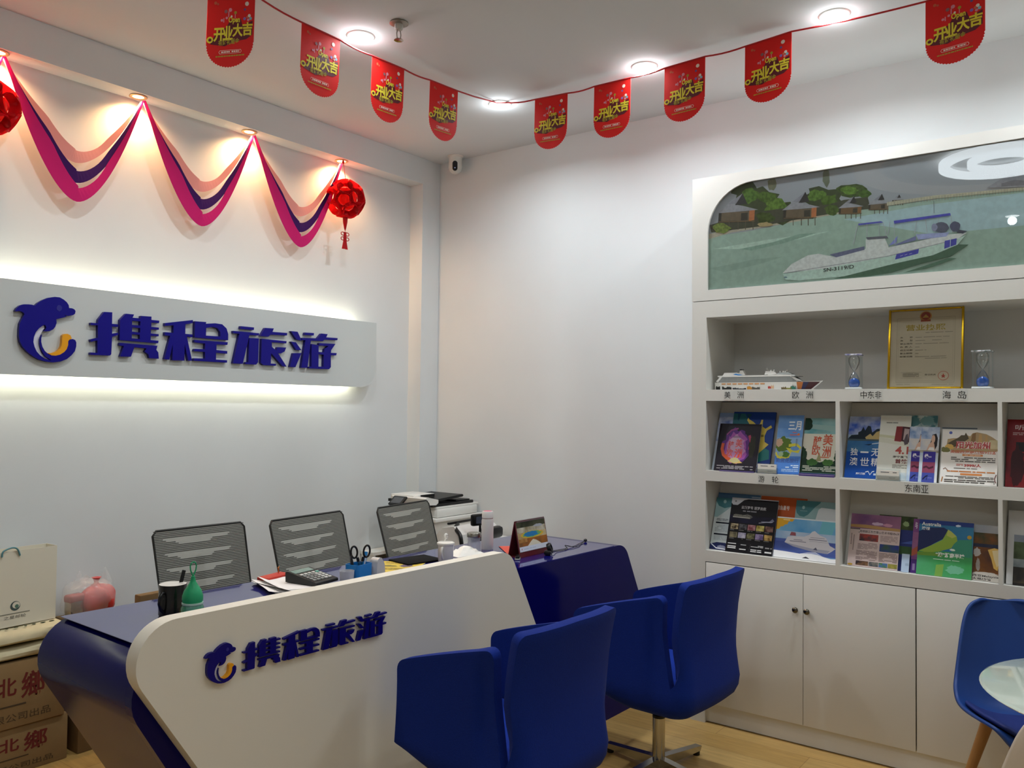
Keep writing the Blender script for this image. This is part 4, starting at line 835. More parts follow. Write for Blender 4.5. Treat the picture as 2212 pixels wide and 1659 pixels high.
brochure('brochure', 'green and blue Australia brochure with a sandy headland', 'brochure', .784, .572, .241, 3, .2, '3c9a5c', [
    ('n', 0, .45, 1, 1, '2a6a9c', '3f86a8', 3), ('r', 0, .92, 1, 1, '2a3f86'), ('p', [(0, .4), (0, .78), (.2, .86), (.46, .88), (.58, .82), (.5, .70), (.3, .58), (.12, .45)], '26305a'), ('p', [(.02, .42), (.25, .54), (.45, .66), (.5, .76), (.54, .85), (.60, .82), (.70, .74), (.72, .66), (.66, .60), (.62, .52), (.4, .44), (.2, .40)], '8fae44'), ('p', [(.66, .6), (.74, .68), (.98, .70), (1, .36), (.6, .40)], '3f8f74'), ('p', [(.54, .85), (.60, .82), (.70, .74), (.62, .70), (.52, .74)], 'b9c060'), ('n', 0, 0, 1, .38, '3f9a54', '57a878', 4), ('p', [(0, .40), (.3, .42), (.5, .36), (0, .34)], '6f9a3c'), ('p', [(.34, 0), (.36, .2), (.5, .22), (.48, 0)], '7aa84c'), ('b', .7, .14, .16, .08, '6fb490', 5),
    ('t', 'Australia', .05, .89, .41, .955, 'f0f2ea', .015), ('t', '澳洲', .05, .81, .20, .87, 'eef0ea', .02), ('b', .72, .93, .05, .02, 'cfdcec', 2), ('e', .93, .74, .04, .035, 'c9a33a'), ('b', .64, .49, .05, .02, 'dfeee0', 3), ('t', '“澳”游南半球', .34, .345, .86, .43, 'f2f4ee', .03), ('g', .30, .29, .86, .31, 1, 'cfe6d4')], group=G2)
brochure('brochure', 'brochure with fiery landscape and Malaysia lettering at the right of the Australia cover', 'brochure', .571, .475, .236, 3, 1.4, '6a4a34', [
    ('n', 0, .84, 1, 1, '8a93a4', 'b4b4b4', 6), ('n', 0, .62, 1, .86, '3a4024', '7a4a24', 16), ('n', 0, .58, 1, .66, '22263c', '30344a', 9), ('n', 0, .12, 1, .60, '7a4a20', '3e2c28', 8), ('p', [(.55, .56), (.8, .6), (1, .58), (1, .3), (.95, .2), (.8, .24), (.7, .4)], 'e0b860'), ('p', [(.72, .55), (1, .57), (1, .32), (.92, .26), (.8, .4)], 'ead9a8'), ('b', .15, .5, .14, .08, 'b9b4b0', 4), ('b', .2, .28, .08, .12, 'a09890', 3), ('r', 0, 0, 1, .12, 'c9c2b8'), ('b', .5, .13, .5, .03, 'c9c2b8', 6), ('t', '西亚Malaysia', .0, .06, 1, .11, '2c2624', .02), ('t', '大观风情', .0, .012, .72, .055, '2c2624', .03)], group=G2)
brochure('brochure', 'brochure with a cathedral landscape leaning in the right hand lower shelf cell', 'brochure', .424, .215, .208, 3, .4, '5a5f58', [('n', 0, .82, 1, 1, '7a86a0', '9aa0a8', 6), ('n', 0, .45, 1, .86, '3f4a30', '5a6a48', 18), ('n', 0, .35, 1, .52, 'a9b0b4', '7a8488', 10), ('n', 0, .04, 1, .36, '5a4a34', '2e2a26', 10), ('p', [(.06, .1), (.10, .30), (.14, .1)], '2a2624'), ('p', [(.22, .12), (.27, .44), (.32, .12)], '3a322c'), ('p', [(.3, .15), (.42, .3), (.46, .15)], 'a85a34'), ('r', 0, 0, 1, .05, '2a2422')], thick=.006, group=G2)
m = MB(); m.b2((-.11, -.0, -.002), (.11, .31, 0), mat('d6d4d2', .5)); o = m.build('board', None)
o.matrix_world = Matrix.Translation((3.966, .338, .8545)) @ LEAN; tag(o, 'plain white board leaning behind the cathedral landscape brochure', 'board')

# flat purple leaflets lying at the front of the middle shelf
for i, (y0, y1, lb) in enumerate(((1.675, 1.500, 'stack of purple leaflets lying under the dark purple brochure'), (1.282, 1.122, 'stack of purple leaflets lying below the green leafy brochure'))):
    m = MB(); m.b2((3.9385, y1, 1.2495), (3.951, y0, 1.262 if i else 1.255), mat('44307e', .35))
    m.b2((3.9383, y1, 1.2556 if i else 1.2525), (3.9386, y0, 1.258 if i else 1.2535), mat('b9b0d4', .4))
    tag(m.build('leaflet_stack', None, loc=(3.945, (y0 + y1) / 2, 1.2495)), lb, 'leaflets')

def card_holder(yc, label):
    t = thing('card_holder', label, 'card holder', (3.9395, yc, 1.2492))
    m = MB(); g = glass('f6f8f8', .10)
    m.b2((0, -.050, 0), (.012, .050, .002), g); m.b2((-.0, -.050, 0), (.0015, .050, .022), g); m.b2((.012, -.050, 0), (.0135, .050, .050), g); m.b2((0, .048, 0), (.0135, .050, .03), g); m.b2((0, -.05, 0), (.0135, -.048, .03), g); m.build('holder', t)
    m = MB(); m.b2((.002, -.045, .003), (.0112, .045, .045), mat('f2efe6', .45)); m.b2((.0017, -.005, .035), (.0019, .03, .038), mat('5a5a66', .5)); m.b2((.0017, -.036, .035), (.0019, -.02, .038), mat('5a5a66', .5)); m.b2((.0017, -.03, .012), (.0019, -.004, .014), mat('a8a8a8', .5)); m.build('business_cards', t)
card_holder(1.436, 'clear card holder with white cards below the map book')
card_holder(.893, 'clear card holder with blank white cards below the first flight brochure')

# ------------------------------------------------------------------ model cruise ship (bow towards the right)
t = thing('model_ship', 'model cruise ship with white decks and painted hull on the top shelf', 'model ship', (4.02, 1.470, 1.6535), R(-90), None)
SZ = Matrix.Diagonal((1, 1, 1.22, 1))
# local x runs stern -> bow, length about .53
HUL = mat('dedcd6', .4)
def hullsec(x):
    if x > .16: w = .030 * max(0, (1 - ((x - .16) / .105) ** 1.6))
    elif x < -.22: w = .030 * (.72 + .28 * (x + .26) / .04)
    else: w = .030
    return max(w, .0008)
vs = []; fs = []; xs = [-.255 + .53 * i / 40 for i in range(41)]
for x in xs:
    w = hullsec(x); zt_ = .030 if x < .15 else .030 + .004 * (x - .15) / .12
    ww = max(w * .8, .0006) if x < .14 else max(w * .5, .0005)
    dx = 0 if x < .16 else -.42 * (x - .16)
    vs += [(x + dx, -ww, 0.001), (x, -w, zt_), (x, w, zt_), (x + dx, ww, 0.001)]
for i in range(40):
    a = i * 4
    fs += [(a, a + 4, a + 5, a + 1), (a + 1, a + 5, a + 6, a + 2), (a + 2, a + 6, a + 7, a + 3), (a + 3, a + 7, a + 4, a)]
fs += [(0, 1, 2, 3), (163, 162, 161, 160)]
m = MB(SZ); m.add(vs, fs, HUL)
for x0, x1, z0, z1, h, sd in ((-.25, -.225, .001, .016, '23231f', 1), (-.215, -.165, .001, .013, '2b2a26', 2), (-.16, -.13, .001, .010, '45474a', 3), (-.13, -.09, .001, .007, '2c3038', 4), (-.085, -.06, .001, .014, 'c88a34', 5), (-.06, -.02, .001, .012, '5c574e', 6), (.02, .035, .004, .018, 'b5443a', 7), (.035, .05, .004, .020, 'd8b08a', 8), (.085, .11, .001, .012, '6a5a34', 9), (.11, .135, .001, .010, '8a8a40', 4), (.13, .155, .001, .016, '2f6e5a', 3)):
    rg = random.Random(sd); n = 7
    top = [(x0 + (x1 - x0) * k / n, z1 * rg.uniform(.6, 1.05)) for k in range(n + 1)]
    for s in (-1, 1):
        m.flat([(x1, z0), (x0, z0)][::-1] + top[::-1], mat(h, .4), fn=lambda x, z, d, s=s: (x, s * (hullsec(x) * (.8 + .2 * z / .03) + .0004), z))
for s in (-1, 1):
    for (x0, x1, h) in ((.16, .19, 'b5692e'), (.19, .215, '2c2c50'), (.215, .262, '4a2020')):
        vv = []
        for k in range(5):
            x = x0 + (x1 - x0) * k / 4; w = hullsec(x)
            vv += [(x - .42 * (x - .16), s * (max(w * .5, .0005) + .0005), .0015), (x, s * (w + .0005), .0295)]
        m.add(vv, [(2 * k, 2 * k + 2, 2 * k + 3, 2 * k + 1) for k in range(4)], mat(h, .4))
m.build('hull', t)
m = MB(SZ); m.b2((-.255, -.034, 0), (.265, .034, .0008), mat('c4c6c8', .3)); m.build('base_plate', t)
m = MB(SZ)
m.prism([(-.232, .030), (-.222, .052), (.135, .052), (.165, .034), (.165, .030)], -.027, .027, mat('8d9190', .4), fn=lambda x, y, d: (x, -d, y))
for k in range(58):
    x = -.222 + k * .0064
    if x < .14:
        for s in (-1, 1): m.b2((x, s * .0272, .033), (x + .0012, s * .0282, .051), mat('c9cbc8', .4))
for z in (.0365, .0415, .0465):
    m.b2((-.225, -.0285, z), (.14, .0285, z + .0007), mat('b4b8b6', .4))
m.build('cabin_decks', t)
m = MB(SZ)
m.prism([(-.236, .052), (-.238, .058), (.02, .058), (.02, .061), (.145, .058), (.150, .052)], -.029, .029, HUL, fn=lambda x, y, d: (x, -d, y))
m.prism([(-.215, .058), (-.205, .070), (-.14, .070), (-.13, .058)], -.020, .020, HUL, fn=lambda x, y, d: (x, -d, y))
m.prism([(0, .060), (.006, .074), (.045, .074), (.06, .062)], -.020, .020, HUL, fn=lambda x, y, d: (x, -d, y))
m.prism([(.06, .060), (.07, .067), (.115, .068), (.135, .060)], -.024, .024, mat('a9adab', .4), fn=lambda x, y, d: (x, -d, y))
for x in (.03, .045, .075, .09, .1): m.ell((x, -.012, .076 if x < .05 else .07), .004, .004, .004, HUL, 10, 8)
m.prism([(-.235, .030), (-.246, .034), (-.226, .052), (-.214, .052)], -.029, .029, HUL, fn=lambda x, y, d: (x, -d, y))
m.prism([(.128, .052), (.145, .052), (.176, .034), (.160, .034)], -.028, .028, HUL, fn=lambda x, y, d: (x, -d, y))
m.b2((.135, -.034, .0515), (.170, .034, .0535), mat('7e8280', .4))
m.build('upper_decks', t)
m = MB(SZ); m.prism([(-.165, .058), (-.150, .064), (-.128, .070), (-.128, .080), (-.114, .080), (-.100, .060)], -.012, .012, HUL, fn=lambda x, y, d: (x, -d, y)); m.b2((-.128, -.0125, .0795), (-.116, .0125, .0835), mat('2a2a2c', .4))
for s in (-1, 1): m.flat([(-.16, .062), (-.145, .066), (-.108, .060), (-.13, .058)] if s < 0 else [(-.16, .062), (-.145, .066), (-.108, .060), (-.13, .058)], mat('3f82c4', .35), fn=lambda x, y, d, s=s: (x, s * .0205, y))
m.build('funnel', t)
for x, z in ((.010, .073), (.108, .066)):
    m = MB(SZ); m.tube([(x, 0, z), (x - .004, 0, z + .016)], .0012, HUL, 6); m.box((x - .002, 0, z + .010), (.010, .018, .002), HUL); m.build('mast', t)
m = MB(SZ)
for k in range(8):
    for s in (-1, 1): m.box((-.205 + k * .0285, s * .0300, .0235), (.021, .004, .005), mat('c08a5a', .4), .001)
m.build('lifeboats', t)

# hourglasses
def hourglass(x, y, label, rz, sc=1.0, topc='5a5e9a'):
    t = thing('hourglass', label, 'hourglass', (x, y, 1.6535), rz, 'blue sand hourglasses on the top shelf')
    g = glass('f4f8f8', .10)
    m = MB(); m.box((0, 0, .0045), (.070, .070, .007), mat('d8dcdc', .2, coat=.5), .002); m.build('base', t)
    m = MB(); m.box((0, 0, .157), (.072, .072, .007), mat(topc, .3, noise=.5, ncol='e8e8ee', nscale=60), .002); m.build('top_plate', t)
    for sx in (-1, 1):
        for sy in (-1, 1):
            m = MB(); m.lathe([(.0026, .008), (.0026, .1535)], g, 10, c=(sx * .030, sy * .030, 0)); m.build('post', t)
    pf = [(1e-6, .009), (.018, .010), (.0235, .020), (.025, .033), (.022, .050), (.013, .068), (.005, .078), (.0028, .0815), (.005, .085), (.013, .095), (.022, .113), (.025, .130), (.0235, .143), (.018, .152), (1e-6, .153)]
    m = MB(); m.lathe(pf, g, 28); m.build('glass_bulbs', t)
    m = MB(); m.lathe([(1e-6, .0105), (.017, .0112), (.0222, .020), (.0235, .032), (.021, .040), (.012, .048), (1e-6, .053)], mat('1f63c4', .8), 24); m.build('sand', t)
hourglass(4.0, 1.050, 'hourglass with blue sand left of the framed licence', R(8))
hourglass(4.0, .532, 'hourglass with blue sand right of the framed licence', R(-6), topc='4a5a50')

# framed licence
t = thing('framed_licence', 'gold framed business licence standing behind the top shelf edge', 'framed certificate', (4.03, .765, 1.6533))
CM = Matrix.Translation((4.012, .760, 1.6545)) @ Matrix(((0, math.sin(R(7)), -math.cos(R(7)), 0), (-1, 0, 0, 0), (0, math.cos(R(7)), math.sin(R(7)), 0), (0, 0, 0, 1)))
GOLD = mat('c8a024', .22, metal=1.0)
Wc, Hc = .305, .362
m = MB(CM)
for s in (-1, 1): m.box((s * (Wc / 2 - .005), Hc / 2, -.004), (.010, Hc, .014), GOLD, .003)
m.box((0, .005, -.004), (Wc - .02, .008, .014), GOLD, .003); m.box((0, Hc - .005, -.004), (Wc - .02, .008, .014), GOLD, .003)
m.build('gold_frame', t, world=True)
m = MB(CM @ Matrix.Translation((0, .008, -.004)))
sheet(m, Wc - .019, Hc - .016, 'cfc6b2', [
    ('r', .09, .06, .91, .064, 'a39a84'), ('r', .09, .90, .91, .904, 'a39a84'), ('r', .09, .06, .094, .90, 'a39a84'), ('r', .906, .06, .91, .90, 'a39a84'), ('r', .115, .08, .885, .083, 'b4ab96'), ('r', .115, .88, .885, .883, 'b4ab96'), ('r', .115, .08, .118, .88, 'b4ab96'), ('r', .882, .08, .885, .88, 'b4ab96'),
    ('e', .5, .92, .085, .065, 'c9924a'), ('e', .5, .925, .068, .050, 'a3352c'), ('r', .43, .85, .57, .875, 'a3452c'), ('p', [(.45, .90), (.5, .945), (.55, .90)], 'c9a04a'),
    ('t', '营业执照', .22, .735, .78, .815, 'b09a30', .02), ('g', .5, .70, .88, .712, 1, '8a8474')] +
    [('t', q, .14, .64 - i * .042, .32, .662 - i * .042, '6e685c', .01) for i, q in enumerate(('名　　称', '类　　型', '营业场所', '负 责 人', '成立日期', '营业期限', '经营范围'))] +
    [('g', .36, .64 - i * .042, .36 + (.48, .38, .5, .06, .16, .05, .46)[i], .655 - i * .042, 1, 'a39c8c') for i in range(7)] + [('g', .38, .365, .8, .378, 1, 'a39c8c'), ('g', .19, .13, .42, .18, 4, '9a9482'), ('r', .16, .115, .46, .118, 'aaa290'), ('r', .16, .19, .46, .193, 'aaa290'),
    ('t', '登记机关', .50, .15, .66, .17, '7a7466', .01), ('e', .76, .145, .075, .058, 'c8685a'), ('e', .76, .145, .068, .052, 'cfc6b2'), ('p', [(.76, .175), (.772, .15), (.79, .148), (.776, .135), (.782, .115), (.76, .127), (.738, .115), (.744, .135), (.73, .148), (.748, .15)], 'b8483c'), ('g', .10, .03, .3, .04, 1, 'a39c8c'), ('g', .6, .03, .9, .04, 1, 'a39c8c')], thick=.003)
m.build('licence_sheet', t, world=True)
m = MB(CM); m.flat([(-Wc / 2 + .009, .008), (Wc / 2 - .009, .008), (Wc / 2 - .009, Hc - .008), (-Wc / 2 + .009, Hc - .008)], glass('fbfbf8', .06), d=.0005); m.build('cover_sheet', t, world=True)
m = MB(CM); m.tube([(0, .27, -.012), (0, .009, -.090)], .004, mat('4a4438', .6), 8); m.build('easel_strut', t, world=True)
# ------------------------------------------------------------------ opening bunting
RED = mat('d8201c', .45, spec=.2)
t = thing('bunting', 'red opening bunting with nine pennants strung between the ceiling lights', 'bunting', (3.58, 2.82, 3.22))
cordm = mat('b01a1e', .5)
runA = [(1.2, 2.85, 3.125), (1.81, 2.85, 3.102), (2.03, 2.85, 3.194), (2.262, 2.85, 3.187), (2.476, 2.85, 3.187), (2.67, 2.85, 3.184), (2.883, 2.85, 3.191), (3.068, 2.85, 3.198), (3.282, 2.85, 3.209), (3.56, 2.85, 3.236)]
def strip(m, pts, w, mt, side):
    vs = []
    for p in pts:
        vs += [p, (p[0], p[1], p[2] - w)]
    n = len(pts)
    m.add(vs, [(2 * i, 2 * i + 1, 2 * i + 3, 2 * i + 2) for i in range(n - 1)], mt)
flagsA = [(1.815, 2.028, 3.118, 3.208), (2.263, 2.477, 3.186, 3.187), (2.672, 2.884, 3.184, 3.191), (3.069, 3.283, 3.198, 3.209)]
flagsB = [(2.600, 2.390, 3.216, 3.204), (2.227, 2.016, 3.203, 3.200), (1.830, 1.620, 3.203, 3.209), (1.427, 1.215, 3.207, 3.220), (.678, .468, 3.199, 3.215)]
m = MB()
ptsA = [(.9, 2.85, 3.02)]
for a, c, za, zc in flagsA: ptsA += [(a, 2.85, za), (c, 2.85, zc)]
ptsA += [(3.42, 2.85, 3.221), (3.545, 2.85, 3.238)]
ptsB = [(3.63, 2.790, 3.238)]
for a, c, za, zc in flagsB: ptsB += [(3.63, a, za), (3.63, c, zc)]
ptsB += [(3.63, .1, 3.225), (3.63, -.3, 3.243)]
for pts in (ptsA, [(3.545, 2.85, 3.238), (3.60, 2.84, 3.2405), (3.63, 2.790, 3.238)], ptsB):
    q = []
    for i in range(len(pts) - 1):
        a, c = Vector(pts[i]), Vector(pts[i + 1]); n = 5
        for k in range(n):
            p = a.lerp(c, k / n); sag = .006 * math.sin(math.pi * k / n) if (a - c).length > .15 and i % 2 == 0 else 0
            p.z -= sag; q.append(p)
    q.append(Vector(pts[-1]))
    m.tube(q, .004, cordm, 6)
m.build('cord', t, world=True)
YEL = mat('e0cd3c', .5, spec=.2); YEL2 = mat('a8962c', .4); DKR = mat('5c1420', .5); PNK = mat('d88a98', .5); OFFW = mat('e6d8cc', .5)
def pennant(P0, P1, seed, tilt):
    """P0 viewer-left top corner, P1 viewer-right top corner"""
    P0, P1 = Vector(P0), Vector(P1); W = (P1 - P0).length; rg = random.Random(seed)
    ex = (P1 - P0); ex.z = 0; ex.normalize(); ez = Vector((0, 0, 1)); ny = ex.cross(ez)
    H = .285
    def fn(x, y, d):
        b = tilt * (y / H) * .02
        return P0 + (P1 - P0) * (x / W) + ez * y + ny * (d + b)
    pts = [(0, 0), (0, -.19)]
    n = 27
    for k in range(n):
        for h in (0, .5):
            a = math.pi + math.pi * (k + h) / n
            r = 1.0 if h == 0 else .965
            pts.append((W / 2 + W / 2 * math.cos(a) * r, -.19 + (.095 * math.sin(a)) * r))
    pts += [(W, -.19), (W, 0)]
    m = MB()
    m.prism(pts, -.0006, .0006, RED, fn=fn)
    S = lambda x, y: (x / 100 * W, -y / 100 * H)
    def pol(pp, mt, d): m.flat([S(*p) for p in pp], mt, fn, d)
    pol([(8, 66), (20, 50), (40, 44), (48, 34), (70, 33), (74, 42), (96, 36), (96, 56), (84, 62), (60, 64), (38, 70)][::-1], DKR, .0009)
    for ch, a, c, y0, y1 in (('开', 14, 36, 63, 44), ('业', 33, 54, 62, 42), ('大', 53, 75, 58, 39), ('吉', 74, 96, 57, 38)):
        m.text(ch, a / 100 * W, -y0 / 100 * H, c / 100 * W, -y1 / 100 * H, YEL, .0012, .034, fn=fn)
    ring = [(7 + 6.5 * math.cos(R(q)), 60 + 4.5 * math.sin(R(q))) for q in range(0, 361, 20)]
    m.prism([S(*p) for p in ring[:-1]], .0010, .0012, YEL, fn=fn); m.prism([S(7 + 3.2 * math.cos(R(q)), 60 + 2.2 * math.sin(R(q))) for q in range(0, 360, 24)], .0012, .0014, DKR, fn=fn)
    m.text('Open', 44 / 100 * W, -40 / 100 * H, 68 / 100 * W, -29.5 / 100 * H, YEL, .0012, .03, fn=fn)
    m.text('有好礼砸金', 24 / 100 * W, -69 / 100 * H, 68 / 100 * W, -61 / 100 * H, YEL2, .0013, .02, fn=fn, slope=.005)
    for x, y, r, c in ((30, 34, 2.5, PNK), (38, 22, 3.4, mat('8a5a5e', .5)), (47, 20, 3.6, PNK), (58, 24, 3, YEL2), (40, 31, 2.4, PNK), (50, 29, 2, OFFW), (82, 12, 4.2, OFFW), (78, 20, 2.4, mat('5a4a8a', .5)), (78, 33, 3, mat('8a6ab4', .5)), (84, 31, 2.6, mat('c86a4a', .5)), (88, 29, 3.2, OFFW), (91, 33, 3, mat('7ab0c0', .5)), (86, 35, 2.6, PNK), (16, 10, 3.0, mat('c85a3a', .5)), (21, 11.5, 2.2, mat('c0503a', .5))):
        m.flat([S(x + r * math.cos(R(q)), y - r * .75 * math.sin(R(q))) for q in range(0, 360, 30)], c, fn, .0014)
    for x0, x1, y0, y1 in ((43, 45, 22, 30), (57, 58.5, 25, 32), (33, 35, 31, 37)): pol([(x0, y1), (x1, y1), (x1, y0), (x0, y0)], PNK, .0013)
    pol([(28, 80.5), (72, 80.5), (74, 78), (72, 75.5), (28, 75.5), (26, 78)], OFFW, .0009); pol([(28.4, 80), (71.6, 80), (73.3, 78), (71.6, 76), (28.4, 76), (26.7, 78)], RED, .0011)
    x = 31
    while x < 68:
        w_ = rg.uniform(2, 5); pol([(x, 79), (min(x + w_, 69), 79), (min(x + w_, 69), 77), (x, 77)], OFFW, .0013); x += w_ + (1 if x < 46 or x > 52 else 4)
    x = 20
    while x < 80:
        w_ = rg.uniform(2, 6); pol([(x, 84.6), (min(x + w_, 80), 84.6), (min(x + w_, 80), 82.8), (x, 82.8)], YEL2, .0013); x += w_ + 1
    o = m.build('pennant', t, world=True)
for i, (a, c, za, zc) in enumerate(flagsA): pennant((a, 2.85, za), (c, 2.85, zc), i, .4)
for i, (a, c, za, zc) in enumerate(flagsB): pennant((3.63, a, za), (3.63, c, zc), i + 5, -.3)

# ------------------------------------------------------------------ streamers over the niche
PINS = [.90, 1.532, 2.172, 2.818, 3.462]
def streamer(name, label, col, low, w, y0, wl, flip):
    m = MB()
    mt = sheer(col, .07, .8)
    for i in range(4):
        x0, x1 = PINS[i], PINS[i + 1]; n = 40; vs = []
        zp = 3.055; dep = zp - low - (0, .0, .003, -.004)[i]
        for k in range(n + 1):
            q = k / n; u = abs(2 * q - 1)
            z = zp - dep * (1 - u ** 1.75); x = x0 + (x1 - x0) * q
            sl = dep * 1.75 * u ** .75 * 2 / (x1 - x0) * (-1 if q < .5 else 1)
            L = math.hypot(1, sl); nx, nz = -sl / L, 1 / L      # in-plane normal (towards the inside of the swag)
            k2 = min(max((q - .40) / .34, 0), 1); k2 = k2 * k2 * (3 - 2 * k2)
            tw = (.12 + .20 * q) * (1 - k2) + (1.02 - .25 * max(0, q - .7)) * k2
            ww = w * min(1, .10 + u * 0 + 4.2 * min(q, 1 - q))
            ww *= 1 - .12 * k2
            a = tw * 1.05
            up = Vector((nx * math.cos(a), (.9 if flip else -.9) * math.sin(a) * -.12, nz * math.cos(a)))
            p = Vector((x, y0 - .010 * math.sin(math.pi * q), z))
            vs += [p, p + up * ww]
        m.add(vs, [(2 * k, 2 * k + 1, 2 * k + 3, 2 * k + 2) for k in range(n)], mt, False)
    o = m.build(name, None, loc=(2.2, y0, low))
    tag(o, label, 'streamer', 'crepe streamers swagged under the niche beam')
    return o
streamer('paper_streamer', 'hot pink crepe streamer, the lowest hanging of the swagged streamers', 'cc1c6c', 2.482, .080, 3.940, 0, False)
streamer('paper_streamer', 'dark purple crepe streamer hanging between the pink and the pale one', '3a0c58', 2.572, .068, 3.950, 0, False)
streamer('paper_streamer', 'pale pink crepe streamer, the highest hanging of the swagged streamers', 'e79a92', 2.668, .070, 3.962, 0, False)

# ------------------------------------------------------------------ red lanterns
def lantern(x, z, r, label, rz, tassel=True):
    t = thing('lantern', label, 'lantern', (x, 3.893, z), rz, 'red flower lanterns at the ends of the streamers')
    rm = sheer('e0161a', .45, .3); rm2 = sheer('c01018', .30, .4)
    m = MB(); m.ell((0, 0, 0), r * .60, r * .60, r * .62, sheer('f02a22', .4, .2), 24, 16); m.build('core', t)
    rg = random.Random(4)
    dirs = [(0, 0)] + [(q * 60 + 20, 52) for q in range(6)] + [(q * 45, 100) for q in range(8)]
    m = MB()
    for az, pol in dirs:
        a, p = R(az), R(pol)
        d = Vector((math.sin(p) * math.cos(a), -math.cos(p), math.sin(p) * math.sin(a)))
        u = d.cross(Vector((.3, .2, 1))).normalized(); v = d.cross(u)
        vs = []; n = 18
        for ri, (rr, h) in enumerate(((.30, .62), (.42, .84), (.40, .98))):
            for k in range(n):
                an = 2 * math.pi * k / n; s = rr * r * (1 + .06 * math.cos(5 * an))
                vs.append(d * (h * r) + u * (s * math.cos(an)) + v * (s * math.sin(an)))
        fs = []
        for q in range(2):
            for k in range(n): fs.append((q * n + k, q * n + (k + 1) % n, (q + 1) * n + (k + 1) % n, (q + 1) * n + k))
        m.add(vs, fs, rm2 if pol < 90 else rm, True)
    m.build('petals', t)
    m = MB(); m.tube([(0, 0, r * .9), (0, .030, 3.066 - z)], .0018, rm2, 6); m.ell((0, .028, 3.055 - z), .008, .008, .012, rm2, 10, 8); m.build('cord', t)
    if tassel:
        m = MB(); m.lathe([(1e-6, -r * .85), (.016, -r * .95), (.014, -r * 1.25), (.006, -r * 1.6), (1e-6, -r * 1.75)], rm2, 14); m.build('stem', t)
        m = MB(); zz = -r * 1.78
        m.tube([(0, 0, -r * 1.6), (0, 0, zz)], .0012, rm2, 5)
        for s in (-1, 1):
            for q in (0, 1):
                m.tube([(s * (.018 + .014 * math.cos(R(k * 30))), 0, zz - .012 - q * .030 + .010 * math.sin(R(k * 30)) + s * 0) for k in range(12)], .0025, rm2, 6, closed=True)
        m.prism([(-.008, 0), (.008, 0), (.012, -.06), (.022, -.105), (.004, -.105), (0, -.098), (-.004, -.105), (-.022, -.105), (-.012, -.06)], -.003, .003, rm2, fn=lambda a, b, d, zz=zz: (a, d, zz + b)); m.build('tassel', t)
lantern(3.449, 2.822, .115, 'red flower lantern with tassel hanging at the right end of the streamers', 0)
lantern(1.460, 2.806, .115, 'red flower lantern cut by the left edge of the photo', R(25))

